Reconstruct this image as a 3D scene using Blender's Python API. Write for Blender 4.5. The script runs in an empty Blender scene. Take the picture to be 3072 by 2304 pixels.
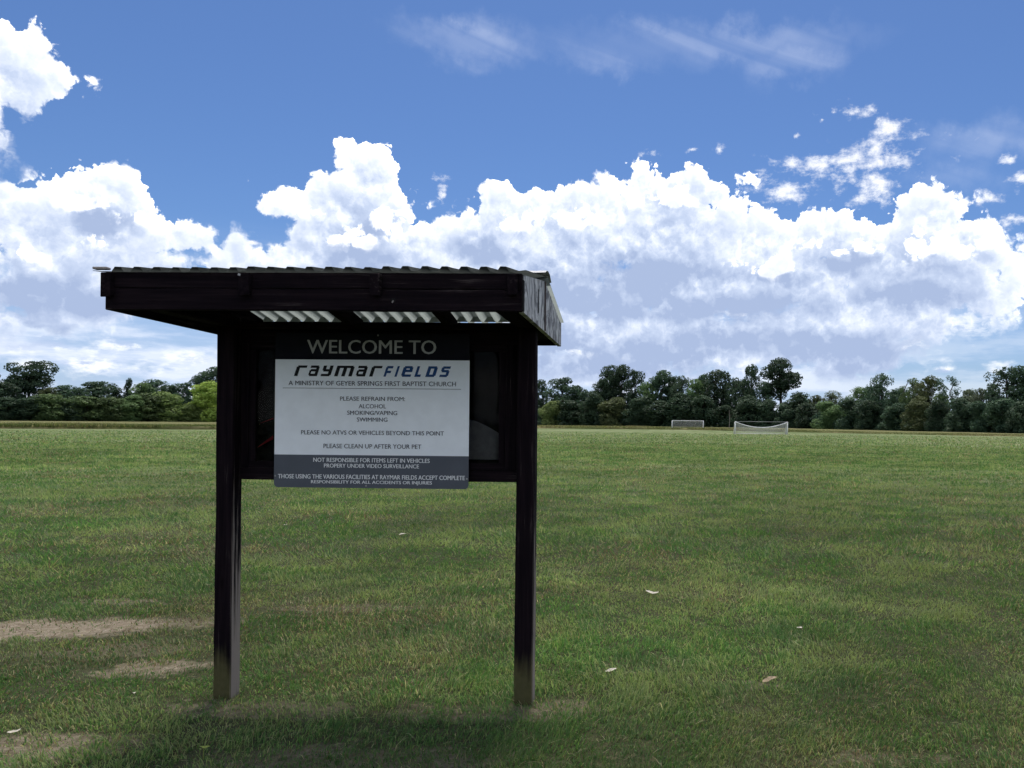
import bpy, bmesh, math, random
import numpy as np
from mathutils import Matrix, Vector, noise as mnoise

S = bpy.context.scene
COL = S.collection
RAD = math.radians

# ------------------------------------------------------------------ camera
cam_data = bpy.data.cameras.new('camera')
cam = bpy.data.objects.new('camera', cam_data)
COL.objects.link(cam)
cam.matrix_world = (Matrix.Translation((0, 0, 1.53))
                    @ Matrix.Rotation(math.pi / 2 + RAD(0.4), 4, 'X')
                    @ Matrix.Rotation(RAD(0.5), 4, 'Z'))
cam_data.sensor_width = 36.0
cam_data.lens = 28.383
cam_data.shift_x = -0.1207          # the photograph is a crop: its optical axis lies right of and below its middle
cam_data.shift_y = 0.0325
cam_data.clip_start = 0.05
cam_data.clip_end = 8000
S.camera = cam

# ------------------------------------------------------------------ exposure
S.view_settings.view_transform = 'Standard'
S.view_settings.look = 'None'
S.view_settings.exposure = 0.2
S.view_settings.gamma = 1.0
S.view_settings.use_curve_mapping = False

S.cycles.use_adaptive_sampling = True
S.cycles.adaptive_threshold = 0.02
S.cycles.adaptive_min_samples = 12
S.cycles.max_bounces = 6
S.cycles.diffuse_bounces = 3
S.cycles.glossy_bounces = 2
S.cycles.transmission_bounces = 4
S.cycles.transparent_max_bounces = 12
S.cycles.caustics_reflective = False
S.cycles.caustics_refractive = False

SUN_EL, SUN_AZ = 68.0, 2.0          # degrees; azimuth from +Y towards +X

# ------------------------------------------------------------------ node helper
class NT:
    def __init__(s, tree):
        s.t = tree
    def n(s, kind, **kw):
        nd = s.t.nodes.new(kind)
        for k, v in kw.items():
            setattr(nd, k, v)
        return nd
    def put(s, sock, v):
        if v is None:
            return
        if isinstance(v, bpy.types.NodeSocket):
            s.t.links.new(v, sock)
        else:
            sock.default_value = v
    def m(s, op, a, b=None, c=None, clamp=False):
        nd = s.n('ShaderNodeMath', operation=op, use_clamp=clamp)
        for i, v in enumerate((a, b, c)):
            s.put(nd.inputs[i], v)
        return nd.outputs[0]
    def v(s, op, a, b=None, c=None, scale=None):
        nd = s.n('ShaderNodeVectorMath', operation=op)
        for i, x in enumerate((a, b, c)):
            s.put(nd.inputs[i], x)
        if scale is not None:
            s.put(nd.inputs['Scale'], scale)
        return nd.outputs['Value'] if op in ('LENGTH', 'DOT_PRODUCT', 'DISTANCE') else nd.outputs[0]
    def noise(s, vec, scale, detail=3.0, rough=0.5, lac=2.0, dist=0.0, dims='3D', out='Fac', w=None):
        nd = s.n('ShaderNodeTexNoise', noise_dimensions=dims)
        s.put(nd.inputs['Vector'], vec)
        s.put(nd.inputs['Scale'], scale)
        s.put(nd.inputs['Detail'], detail)
        s.put(nd.inputs['Roughness'], rough)
        s.put(nd.inputs['Lacunarity'], lac)
        s.put(nd.inputs['Distortion'], dist)
        return nd.outputs['Fac' if out == 'Fac' else 'Color']
    def vor(s, vec, scale, detail=0.0, rough=0.5, lac=2.0, dims='2D', feature='F1', out='Distance', rnd=1.0):
        nd = s.n('ShaderNodeTexVoronoi', voronoi_dimensions=dims, feature=feature)
        s.put(nd.inputs['Vector'], vec)
        s.put(nd.inputs['Scale'], scale)
        s.put(nd.inputs['Detail'], detail)
        s.put(nd.inputs['Roughness'], rough)
        s.put(nd.inputs['Lacunarity'], lac)
        s.put(nd.inputs['Randomness'], rnd)
        return nd.outputs[out]
    def ramp(s, f, a, b, lo=0.0, hi=1.0, smooth=True):
        nd = s.n('ShaderNodeMapRange', interpolation_type='SMOOTHSTEP' if smooth else 'LINEAR')
        for i, x in enumerate((f, a, b, lo, hi)):
            s.put(nd.inputs[i], x)
        return nd.outputs[0]
    def mix(s, f, a, b, mode='MIX'):
        nd = s.n('ShaderNodeMix', data_type='RGBA', blend_type=mode)
        s.put(nd.inputs[0], f)
        s.put(nd.inputs[6], a if isinstance(a, bpy.types.NodeSocket) else (*a[:3], 1))
        s.put(nd.inputs[7], b if isinstance(b, bpy.types.NodeSocket) else (*b[:3], 1))
        return nd.outputs[2]
    def xyz(s, x, y, z=0.0):
        nd = s.n('ShaderNodeCombineXYZ')
        for i, q in enumerate((x, y, z)):
            s.put(nd.inputs[i], q)
        return nd.outputs[0]
    def sep(s, vec):
        nd = s.n('ShaderNodeSeparateXYZ')
        s.put(nd.inputs[0], vec)
        return nd.outputs

# ------------------------------------------------------------------ sky: clear blue (Nishita) with cumulus clouds
# every cloud is a bank of billows: azimuth, elevation, half width, half height in degrees
MAIN = [(-37.09, 10.43, 2.41, 1.9), (-33.72, 12.27, 2.73, 1.96), (-30.64, 11.43, 1.75, 0.87), (-36.44, 8.72, 3.2, 1.55), (-33.11, 9.11, 3.46, 1.48), (-36.2, 6.92, 4.07, 1.44), (-32.16, 7.85, 1.65, 0.93), (-38.42, 18.12, 2.02, 1.86), (-36.87, 18.72, 1.64, 0.95), (-38.7, 16.28, 0.7, 1.42), (-37.17, 17.46, 0.94, 1.19), (-18.35, 15.63, 2.08, 1.8), (-20.24, 13.42, 3.04, 2.19), (-23.5, 13.89, 1.72, 0.74), (-16.23, 13.6, 1.58, 1.25), (-16.82, 12.06, 3.61, 1.81), (-25.1, 9.68, 2.56, 0.52), (-26.57, 10.41, 0.37, 0.68), (-18.89, 10.4, 6.46, 1.81), (-21.51, 11.69, 2.28, 1.76), (-9.51, 14.17, 1.92, 1.59), (-6.78, 14.59, 2.27, 1.47), (-4.16, 14.21, 3.6, 2.16), (2.07, 15.67, 4.43, 1.53), (-0.87, 13.03, 8.81, 2.66), (-7.4, 11.62, 7.4, 2.66), (7.97, 12.2, 5.47, 1.93), (13.36, 12.35, 5.28, 1.59), (19.84, 13.63, 2.04, 1.52), (21.58, 11.74, 2.99, 1.53), (18.54, 11.04, 5.61, 1.81), (4.09, 9.56, 11.31, 2.55), (17.66, 8.34, 7.73, 1.84), (0.84, 6.33, 10.4, 2.27), (13.71, 6.89, 7.11, 1.89), (23.41, 10.73, 1.66, 0.88), (-1.84, 10.97, 3.94, 1.43), (12.75, 10.52, 4.37, 1.4), (-34.15, 10.58, 2.03, 1.32), (8.95, 10.15, 4.8, 1.58), (-38.03, 19.72, 1.23, 0.92), (-13.43, 11.05, 3.73, 1.39), (-35.78, 8.01, 3.03, 1.31), (-4.11, 8.85, 5.22, 1.92), (19.72, 9.47, 4.95, 1.36), (-4.74, 6.26, 5.21, 1.94), (4.13, 5.05, 8.12, 1.63), (13.73, 5.0, 5.26, 1.59), (18.56, 6.77, 4.43, 1.23), (-2.43, 3.69, 6.53, 1.31), (-34.22, 6.71, 2.92, 1.07), (-37.04, 5.54, 2.52, 0.78)]
FRONT = [(-31.01, 11.47, 1.93, 0.92), (-37.29, 9.25, 2.29, 0.82), (-33.24, 10.3, 2.07, 0.75), (-35.18, 12.25, 1.32, 0.87), (-16.83, 12.96, 1.75, 1.26), (-19.49, 11.86, 1.93, 1.07), (-22.95, 13.87, 1.56, 0.57), (9.59, 10.61, 2.72, 1.07), (19.42, 11.44, 3.07, 1.25), (22.15, 11.17, 1.86, 0.88), (-4.16, 14.21, 2.49, 1.11), (-8.38, 13.45, 1.87, 1.11), (1.74, 15.52, 3.12, 0.92), (13.68, 11.88, 2.67, 0.86)]
WISP = [(14.57, 17.51, 4.62, 1.1), (17.44, 19.0, 1.8, 0.96), (10.19, 15.97, 2.39, 0.9), (16.26, 15.93, 2.12, 1.46), (25.3, 15.54, 0.81, 0.55), (23.39, 14.62, 0.61, 0.4), (25.04, 13.05, 1.62, 0.4), (-13.96, 16.3, 0.5, 0.41), (-13.63, 15.14, 0.31, 1.01), (-13.15, 13.66, 0.44, 0.61), (0.56, 18.47, 0.86, 0.3), (15.16, 20.68, 0.92, 0.5), (13.77, 20.71, 0.34, 0.25), (12.93, 20.2, 0.28, 0.2), (12.43, 20.66, 0.38, 0.17), (11.18, 19.25, 0.22, 0.23), (5.64, 18.79, 0.49, 0.38), (-25.52, 11.31, 0.8, 0.17), (3.45, 18.73, 0.33, 0.15), (25.15, 16.66, 0.81, 0.27)]
CIRRUS = [(-12.33, 24.87, 4.08, 1.01), (0.33, 25.07, 5.58, 1.22), (10.76, 23.68, 2.86, 1.09), (5.91, 25.13, 7.78, 1.08), (23.37, 18.11, 3.33, 1.1), (21.41, 16.09, 2.57, 0.99)]
SHADE = [(-33.71, 11.56, 1.82, 0.74), (-35.98, 6.68, 3.88, 1.05), (0.8, 10.2, 4.27, 1.44), (-2.47, 8.4, 4.91, 1.13), (19.28, 10.24, 3.22, 0.78), (10.23, 10.12, 2.55, 0.69), (-1.77, 4.02, 5.56, 1.31), (-7.38, 9.73, 2.59, 0.95), (14.61, 10.92, 2.46, 0.68), (6.08, 6.02, 3.57, 0.81), (-18.9, 11.31, 1.77, 1.5), (-10.61, 11.65, 1.91, 0.93), (-32.59, 4.1, 1.4, 0.5), (-36.82, 4.77, 2.53, 0.65), (15.28, 3.71, 3.36, 1.26), (5.44, 3.75, 1.95, 1.3), (7.35, 8.26, 6.44, 0.96), (18.55, 8.61, 3.54, 0.92), (15.27, 4.98, 4.58, 1.26), (-5.71, 4.95, 3.9, 1.62), (2.49, 4.71, 4.91, 1.31), (-37.88, 7.26, 2.05, 0.77), (10.58, 5.67, 4.12, 0.96)]
LOW = [(-37.02, 4.11, 2.94, 0.57), (-35.96, 4.09, 1.29, 0.37), (-32.48, 4.39, 1.52, 0.77), (-33.96, 3.08, 4.98, 0.6), (-28.69, 3.88, 2.28, 0.4), (7.71, 4.4, 0.81, 1.62), (7.53, 6.01, 0.97, 0.97), (13.11, 4.21, 1.56, 0.7), (19.15, 6.75, 3.23, 1.38), (17.23, 6.35, 2.1, 0.78), (22.03, 6.66, 1.55, 0.75), (-3.44, 7.26, 1.96, 0.97), (4.11, 7.32, 2.94, 1.13), (9.29, 7.6, 3.84, 0.96), (20.91, 3.65, 0.63, 0.24), (24.54, 3.74, 1.09, 0.42), (16.18, 4.96, 3.63, 1.25), (-5.71, 4.62, 4.55, 1.46), (0.86, 3.72, 4.59, 1.31), (-37.82, 1.33, 3.08, 0.52)]

def build_world():
    w = bpy.data.worlds.new('World')
    S.world = w
    w.use_nodes = True
    w.node_tree.nodes.clear()
    T = NT(w.node_tree)
    sky = T.n('ShaderNodeTexSky', sky_type='NISHITA', sun_disc=False)
    sky.sun_elevation = RAD(SUN_EL)
    sky.sun_rotation = RAD(SUN_AZ)
    sky.altitude = 80
    sky.air_density = 1.0
    sky.dust_density = 0.6
    sky.ozone_density = 2.2
    tc = T.n('ShaderNodeTexCoord')
    d = T.sep(tc.outputs['Generated'])
    az = T.m('ARCTAN2', d[0], d[1])
    el = T.m('ARCSINE', d[2])
    P = T.xyz(az, el)

    # ---- a group that returns the signed depth inside the clouds at a point (azimuth, elevation)
    g = bpy.data.node_groups.new('cloud_depth', 'ShaderNodeTree')
    g.interface.new_socket('P', in_out='INPUT', socket_type='NodeSocketVector')
    g.interface.new_socket('Main', in_out='OUTPUT', socket_type='NodeSocketFloat')
    g.interface.new_socket('Puff', in_out='OUTPUT', socket_type='NodeSocketFloat')
    G = NT(g)
    gi = G.n('NodeGroupInput').outputs[0]
    go = G.n('NodeGroupOutput')
    wn = G.v('SUBTRACT', G.noise(gi, 14.0, 3.0, 0.5, out='Color', dims='2D'), (0.5, 0.5, 0.5))
    wp = G.v('MULTIPLY_ADD', wn, (0.036, 0.03, 0.0), gi)
    wn2 = G.v('SUBTRACT', G.noise(gi, 55.0, 4.0, 0.6, out='Color', dims='2D'), (0.5, 0.5, 0.5))
    wp2 = G.v('MULTIPLY_ADD', wn2, (0.012, 0.012, 0.0), gi)
    def blobs(lst, p, k):
        acc = None
        for (a, e, ra, re) in lst:
            a, e, ra, re = RAD(a), RAD(e), RAD(ra), RAD(re)
            q = G.v('MULTIPLY_ADD', p, (1 / ra, 1 / re, 0), (-a / ra, -e / re, 0))
            r = min(ra, re) * 1.15
            s_ = G.m('MULTIPLY_ADD', G.v('LENGTH', q), r, -r)
            acc = s_ if acc is None else G.m('SMOOTH_MIN', acc, s_, k)
        return G.m('MULTIPLY', acc, -1.0)
    main = blobs(MAIN, wp, 0.012)
    pw = G.v('MULTIPLY_ADD', wn2, (0.018, 0.018, 0.0), gi)
    v1 = G.vor(pw, 21.0, 3.0, 0.55, 2.2)
    v1 = G.m('SUBTRACT', 0.45, G.m('MULTIPLY', v1, v1))
    f1 = G.m('SUBTRACT', G.noise(gi, 38.0, 7.0, 0.62, dims='2D'), 0.5)
    puff = G.m('ADD', G.m('MULTIPLY', v1, 0.027), G.m('MULTIPLY', f1, 0.017))
    G.put(go.inputs['Main'], main)
    G.put(go.inputs['Puff'], puff)

    def ev(p):
        nd = T.n('ShaderNodeGroup', node_tree=g)
        T.put(nd.inputs[0], p)
        return nd.outputs[0], nd.outputs[1]
    M0, U0 = ev(P)
    M0 = T.m('ADD', M0, 0.016)
    F0 = T.m('ADD', T.m('ADD', M0, U0), T.ramp(M0, 0.004, 0.045, 0.0, 0.030))   # solid inside, billowed at the rim
    M1, U1 = ev(T.v('ADD', P, (0.004, 0.010, 0)))
    M2, U2 = ev(T.v('ADD', P, (0.012, 0.040, 0)))
    F2 = T.m('ADD', M2, 0.016)
    fine = T.m('MULTIPLY', T.m('SUBTRACT', U0, U1), 21.0)
    grad = T.m('SUBTRACT', M0, F2)
    big = T.m('MULTIPLY', grad, 9.0)
    # thin rims scatter the sun forward: bright; the deep parts and undersides go blue grey
    rim = T.ramp(F0, 0.0, 0.055, 0.50, 0.0)
    lit = T.m('ADD', T.m('ADD', fine, big), rim)

    # shaded bellies of single clouds
    def soft(lst, p, k=0.01):
        acc = None
        for (a, e, ra, re) in lst:
            a, e, ra, re = RAD(a), RAD(e), RAD(ra), RAD(re)
            q = T.v('MULTIPLY_ADD', p, (1 / ra, 1 / re, 0), (-a / ra, -e / re, 0))
            s_ = T.v('LENGTH', q)
            acc = s_ if acc is None else T.m('SMOOTH_MIN', acc, s_, k)
        return acc
    wn = T.v('SUBTRACT', T.noise(P, 20.0, 5.0, 0.6, out='Color', dims='2D'), (0.5, 0.5, 0.5))
    Pw = T.v('MULTIPLY_ADD', wn, (0.06, 0.04, 0.0), P)
    belly = T.ramp(soft(SHADE, Pw, 0.3), 0.1, 1.9, 0.9, 0.0)
    lit = T.m('SUBTRACT', lit, belly)
    lit = T.m('ADD', lit, T.m('MULTIPLY', T.m('SUBTRACT', T.noise(P, 9.0, 4.0, 0.5, dims='2D'), 0.5), 0.6))
    shade = T.ramp(lit, -0.74, 1.02, smooth=False)
    ccol = T.n('ShaderNodeValToRGB')
    cr = ccol.color_ramp
    cr.elements[0].position = 0.0; cr.elements[0].color = (0.37, 0.46, 0.67, 1)
    cr.elements[1].position = 1.0; cr.elements[1].color = (1.55, 1.54, 1.52, 1)
    for p_, c_ in ((0.35, (0.54, 0.63, 0.82, 1)), (0.66, (0.80, 0.86, 0.97, 1)), (0.86, (1.02, 1.05, 1.10, 1))):
        e_ = cr.elements.new(p_); e_.color = c_
    T.put(ccol.inputs[0], shade)
    softness = T.m('ADD', T.ramp(T.noise(P, 11.0, 2.0, dims='2D'), 0.45, 0.75, 0.004, 0.020), T.ramp(grad, 0.015, -0.02, 0.0, 0.030))
    alpha = T.ramp(F0, 0.0, softness)

    # broken wisps, thin high cirrus, and the low far cloud near the horizon
    wv = T.v('MULTIPLY_ADD', wn, (0.03, 0.02, 0.0), P)
    wd = soft(WISP, wv, 0.1)
    wfr = T.noise(T.v('MULTIPLY', P, (1.0, 1.5, 0.0)), 36.0, 8.0, 0.64, dims='2D')
    wa = T.ramp(T.m('ADD', T.m('SUBTRACT', 1.1, wd), T.m('MULTIPLY', T.m('SUBTRACT', wfr, 0.50), 4.4)), 0.0, 1.7, 0.0, 0.95)
    rot = T.xyz(T.m('MULTIPLY_ADD', az, 0.8, T.m('MULTIPLY', el, 1.3)), T.m('MULTIPLY_ADD', az, 1.7, T.m('MULTIPLY', el, 5.5)))
    cfr = T.noise(rot, 3.6, 6.0, 0.48, dist=0.9, dims='2D')
    cd = soft(CIRRUS, T.v('MULTIPLY_ADD', wn, (0.10, 0.06, 0.0), P), 0.4)
    ca = T.m('MULTIPLY', T.ramp(cd, 0.15, 1.7, 1.0, 0.0), T.ramp(cfr, 0.28, 0.82, 0.06, 0.30))
    lowv = T.v('MULTIPLY_ADD', wn, (0.025, 0.015, 0.0), P)
    ld = soft(LOW, lowv, 0.15)
    lfr = T.noise(T.v('MULTIPLY', P, (1.0, 2.4, 0.0)), 26.0, 7.0, 0.6, dims='2D')
    la = T.ramp(T.m('ADD', T.m('SUBTRACT', 1.0, ld), T.m('MULTIPLY', T.m('SUBTRACT', lfr, 0.42), 3.2)), 0.0, 1.8)
    lfr2 = T.noise(T.v('ADD', T.v('MULTIPLY', P, (1.0, 2.4, 0.0)), (0.004, 0.03, 0)), 26.0, 7.0, 0.6, dims='2D')
    llit = T.ramp(T.m('MULTIPLY_ADD', T.m('SUBTRACT', lfr, lfr2), 5.0, T.m('SUBTRACT', 0.15, belly)), -0.8, 0.55)
    lcol = T.mix(llit, (0.46, 0.55, 0.77), (1.06, 1.07, 1.09))
    # hazy layered cloud low over the horizon
    veil_n = T.noise(T.v('MULTIPLY', P, (1.0, 5.0, 0.0)), 7.0, 6.0, 0.58, dims='2D')
    veil = T.m('MULTIPLY', T.ramp(el, RAD(2.0), RAD(13.0), 1.0, 0.0), T.ramp(veil_n, 0.32, 0.60, 0.55, 1.0))
    veil_r = T.ramp(az, RAD(8), RAD(22), 1.0, 0.55)
    veil = T.m('MULTIPLY', veil, veil_r)

    SKY_STR = 0.081
    blue = T.mix(1.0, sky.outputs[0], (SKY_STR * 0.61, SKY_STR * 0.81, SKY_STR * 1.13), 'MULTIPLY')
    c = T.mix(veil, blue, T.mix(T.ramp(veil_n, 0.38, 0.62), (0.50, 0.62, 0.86), (0.74, 0.81, 0.95)))
    c = T.mix(ca, c, (0.80, 0.86, 1.0))
    c = T.mix(wa, c, (1.02, 1.03, 1.06))
    c = T.mix(T.m('MULTIPLY', la, 0.88), c, lcol)
    c = T.mix(alpha, c, ccol.outputs[0])
    # nearer billows standing in front of the bank, each with its own lit top and soft grey foot
    fw = T.v('MULTIPLY_ADD', T.v('SUBTRACT', T.noise(P, 16.0, 3.0, 0.5, out='Color', dims='2D'), (0.5, 0.5, 0.5)), (0.045, 0.036, 0.0), P)
    def fdepth(p):
        acc = None
        for (a, e, ra, re) in FRONT:
            a, e, ra, re = RAD(a), RAD(e), RAD(ra), RAD(re)
            q = T.v('MULTIPLY_ADD', p, (1 / ra, 1 / re, 0), (-a / ra, -e / re, 0))
            r = min(ra, re) * 1.15
            s_ = T.m('MULTIPLY_ADD', T.v('LENGTH', q), r, -r)
            acc = s_ if acc is None else T.m('SMOOTH_MIN', acc, s_, 0.008)
        return T.m('MULTIPLY', acc, -1.0)
    D0 = fdepth(fw)
    D2 = fdepth(T.v('ADD', fw, (0.006, 0.024, 0)))
    dgrad = T.m('SUBTRACT', D0, D2)
    DF = T.m('ADD', T.m('ADD', D0, 0.004), T.m('MULTIPLY', U0, 0.9))
    flit = T.m('ADD', T.m('ADD', T.m('MULTIPLY', dgrad, 17.0), fine), T.ramp(DF, 0.0, 0.03, 0.45, -0.05))
    fcol = T.n('ShaderNodeValToRGB')
    fr_ = fcol.color_ramp
    fr_.elements[0].position = 0.0; fr_.elements[0].color = (0.45, 0.52, 0.71, 1)
    fr_.elements[1].position = 1.0; fr_.elements[1].color = (1.35, 1.35, 1.35, 1)
    for p_, c_ in ((0.4, (0.66, 0.73, 0.88, 1)), (0.7, (0.94, 0.97, 1.04, 1))):
        e_ = fr_.elements.new(p_); e_.color = c_
    T.put(fcol.inputs[0], T.ramp(flit, -0.70, 0.90, smooth=False))
    falpha = T.ramp(DF, 0.0, T.m('ADD', T.ramp(dgrad, 0.014, -0.010, 0.0, 0.055), 0.008), 0.0, 0.85)
    c = T.mix(falpha, c, fcol.outputs[0])
    bg = T.n('ShaderNodeBackground')
    T.put(bg.inputs[0], c)
    bg.inputs[1].default_value = 1.0
    # the rest of the sky, outside the part these clouds stand in: the same broken cumulus goes on all round
    def rest_depth(p):
        return T.m('SUBTRACT', T.m('MULTIPLY', T.m('SUBTRACT', T.noise(T.v('MULTIPLY', p, (1.0, 1.7, 0.0)), 3.1, 6.0, 0.56, dims='2D'), 0.47), 0.55), T.ramp(el, RAD(30), RAD(80), 0.0, 0.07))
    away = T.m('ABSOLUTE', T.m('ADD', az, RAD(6.4)))
    off = T.m('MAXIMUM', T.ramp(away, RAD(43), RAD(53)), T.ramp(el, RAD(29), RAD(38)))
    r0 = T.m('ADD', rest_depth(P), T.m('MULTIPLY', T.m('SUBTRACT', off, 1.0), 0.35))
    r1 = rest_depth(T.v('ADD', P, (0.0, 0.05, 0)))
    rlit = T.ramp(T.m('MULTIPLY', T.m('SUBTRACT', r0, r1), 9.0), -0.7, 0.6)
    rc = T.mix(T.m('MULTIPLY', T.ramp(el, RAD(2.0), RAD(13.0), 1.0, 0.0), 0.75), blue, (0.62, 0.71, 0.90))
    rc = T.mix(T.ramp(r0, 0.0, 0.02), rc, T.mix(rlit, (0.46, 0.54, 0.74), (1.55, 1.54, 1.52)))
    bg2 = T.n('ShaderNodeBackground')
    T.put(bg2.inputs[0], rc)
    under = T.n('ShaderNodeBackground')            # below the horizon: ground, hidden by the ground sheet
    under.inputs[0].default_value = (0.10, 0.12, 0.07, 1)
    mixo = T.n('ShaderNodeMixShader')
    T.put(mixo.inputs[0], T.m('MAXIMUM', T.m('GREATER_THAN', away, RAD(42.5)), T.m('GREATER_THAN', el, RAD(28.8))))
    T.put(mixo.inputs[1], bg.outputs[0])
    T.put(mixo.inputs[2], bg2.outputs[0])
    mixs = T.n('ShaderNodeMixShader')
    T.put(mixs.inputs[0], T.m('LESS_THAN', el, -0.004))
    T.put(mixs.inputs[1], mixo.outputs[0])
    T.put(mixs.inputs[2], under.outputs[0])
    out = T.n('ShaderNodeOutputWorld')
    T.put(out.inputs[0], mixs.outputs[0])
    w.cycles.sampling_method = 'NONE'
build_world()

# ------------------------------------------------------------------ sun, veiled by thin cloud
sun_data = bpy.data.lights.new('sun', 'SUN')
sun_data.energy = 3.2
sun_data.angle = RAD(12)
sun_data.color = (1.0, 0.95, 0.86)
sun = bpy.data.objects.new('sun', sun_data)
COL.objects.link(sun)
sd = Vector((math.sin(RAD(SUN_AZ)) * math.cos(RAD(SUN_EL)), math.cos(RAD(SUN_AZ)) * math.cos(RAD(SUN_EL)), math.sin(RAD(SUN_EL))))
sun.rotation_euler = sd.to_track_quat('Z', 'Y').to_euler()
sun.location = sd * 50

# ------------------------------------------------------------------ helpers
def obj(name, me, mat=None, parent=None, loc=(0, 0, 0), rot=(0, 0, 0)):
    o = bpy.data.objects.new(name, me)
    COL.objects.link(o)
    if mat is not None and me is not None and not me.materials:
        me.materials.append(mat)
    o.parent = parent
    o.location = loc
    o.rotation_euler = rot
    return o

def tag(o, label=None, cat=None, group=None, kind=None):
    if label: o['label'] = label
    if cat: o['category'] = cat
    if group: o['group'] = group
    if kind: o['kind'] = kind
    return o

def mesh(name, verts, faces, smooth=False):
    me = bpy.data.meshes.new(name)
    me.from_pydata([tuple(v) for v in verts], [], faces)
    me.update()
    if smooth:
        me.shade_smooth()
    return me

def bm_mesh(name, bm, smooth=False):
    me = bpy.data.meshes.new(name)
    bmesh.ops.recalc_face_normals(bm, faces=bm.faces)
    bm.to_mesh(me)
    bm.free()
    if smooth:
        me.shade_smooth()
    return me

def board(name, x0, x1, y0, y1, z0, z1, bev=0.003, wob=0.0, cuts=0, seed=0, axis='x'):
    """a sawn board: bevelled box, its long edges slightly uneven"""
    bm = bmesh.new()
    bmesh.ops.create_cube(bm, size=1.0)
    for v in bm.verts:
        v.co = Vector((x0 + (v.co.x + .5) * (x1 - x0), y0 + (v.co.y + .5) * (y1 - y0), z0 + (v.co.z + .5) * (z1 - z0)))
    if bev:
        bmesh.ops.bevel(bm, geom=list(bm.edges), offset=bev, segments=1, affect='EDGES', profile=0.5)
    if cuts:
        ax = 'xyz'.index(axis)
        long = [e for e in bm.edges if abs((e.verts[1].co - e.verts[0].co)[ax]) > 0.6 * (e.verts[1].co - e.verts[0].co).length and e.calc_length() > 0.2]
        bmesh.ops.subdivide_edges(bm, edges=long, cuts=cuts, use_grid_fill=True)
        for v in bm.verts:
            n = mnoise.noise_vector(v.co * 7.0 + Vector((seed * 3.1, seed * 1.7, 0)))
            n2 = mnoise.noise_vector(v.co * 2.1 + Vector((seed * 5.1, seed * 2.7, 9)))
            for k in range(3):
                if k != ax:
                    v.co[k] += wob * (n[k] + 1.4 * n2[k])
    return bm_mesh(name, bm)

def material(name):
    m = bpy.data.materials.new(name)
    m.use_nodes = True
    m.node_tree.nodes.clear()
    T = NT(m.node_tree)
    out = T.n('ShaderNodeOutputMaterial')
    return m, T, out

def principled(T, out, color, rough=0.7, spec=0.3, bump=None, bump_str=0.3, bump_dist=0.01, metal=0.0):
    p = T.n('ShaderNodeBsdfPrincipled')
    T.put(p.inputs['Base Color'], color if isinstance(color, bpy.types.NodeSocket) else (*color[:3], 1))
    T.put(p.inputs['Roughness'], rough)
    T.put(p.inputs['Specular IOR Level'], spec)
    T.put(p.inputs['Metallic'], metal)
    if bump is not None:
        b = T.n('ShaderNodeBump')
        b.inputs['Strength'].default_value = bump_str
        b.inputs['Distance'].default_value = bump_dist
        T.put(b.inputs['Height'], bump)
        T.put(p.inputs['Normal'], b.outputs[0])
    T.put(out.inputs[0], p.outputs[0])
    return p

# ------------------------------------------------------------------ kiosk materials
def wood_material(name, axis, post=False):
    m, T, out = material(name)
    co = T.n('ShaderNodeTexCoord').outputs['Object']
    sc = {'x': (1.2, 26, 26), 'y': (26, 1.2, 26), 'z': (26, 26, 1.2)}[axis]
    p = T.v('MULTIPLY', co, sc)
    grain = T.noise(p, 1.6, 6.0, 0.65)
    fine = T.noise(p, 7.0, 4.0, 0.6)
    blot = T.noise(co, 3.0, 4.0, 0.55)
    col = T.mix(T.ramp(grain, 0.36, 0.70), (0.0050, 0.0037, 0.0054), (0.0135, 0.0090, 0.0115))
    col = T.mix(T.ramp(blot, 0.45, 0.75, 0.0, 0.7), col, (0.009, 0.0065, 0.008))
    # weathered silver streaks where the stain has worn off
    worn = T.m('MULTIPLY', T.ramp(grain, 0.54, 0.70), T.ramp(blot, 0.47, 0.66))
    col = T.mix(T.m('MULTIPLY', worn, 0.8), col, (0.080, 0.066, 0.064))
    knot = T.ramp(T.vor(T.v('MULTIPLY', co, {'x': (2.2, 9, 9), 'y': (9, 2.2, 9), 'z': (9, 9, 2.2)}[axis]), 1.0, dims='3D'), 0.10, 0.17, 1.0, 0.0)
    col = T.mix(T.m('MULTIPLY', knot, 0.8), col, (0.003, 0.002, 0.002))
    if post:
        z = T.sep(co)[2]
        x = T.sep(co)[0]
        # bleached strips on the side faces and green algae at the foot
        zn = T.m('ADD', z, T.m('MULTIPLY', T.m('SUBTRACT', T.noise(T.v('MULTIPLY', co, (30, 30, 3)), 1.0, 4.0), 0.5), 0.35))
        foot = T.ramp(zn, 0.12, 0.30, 1.0, 0.0)
        alg = T.mix(T.noise(co, 40.0, 3.0), (0.055, 0.058, 0.022), (0.105, 0.095, 0.050))
        col = T.mix(T.m('MULTIPLY', foot, 0.85), col, alg)
        nrm = T.n('ShaderNodeNewGeometry').outputs['Normal']
        side = T.ramp(T.sep(nrm)[0], 0.6, 0.9)
        ble = T.m('MULTIPLY', side, T.ramp(T.m('ADD', grain, T.ramp(zn, 0.2, 1.2, 0.20, 0.0)), 0.50, 0.68))
        ble = T.m('MULTIPLY', ble, T.ramp(zn, 0.75, 1.45, 1.0, 0.10))
        col = T.mix(ble, col, (0.22, 0.19, 0.17))
    principled(T, out, col, 0.9, 0.03, T.m('ADD', grain, T.m('MULTIPLY', fine, 0.4)), 0.5, 0.004)
    return m

M_wood_x = wood_material('dark_stained_wood_long', 'x')
M_wood_y = wood_material('dark_stained_wood_deep', 'y')
M_wood_z = wood_material('dark_stained_wood_upright', 'z')
M_post = wood_material('dark_stained_post', 'z', post=True)

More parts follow.
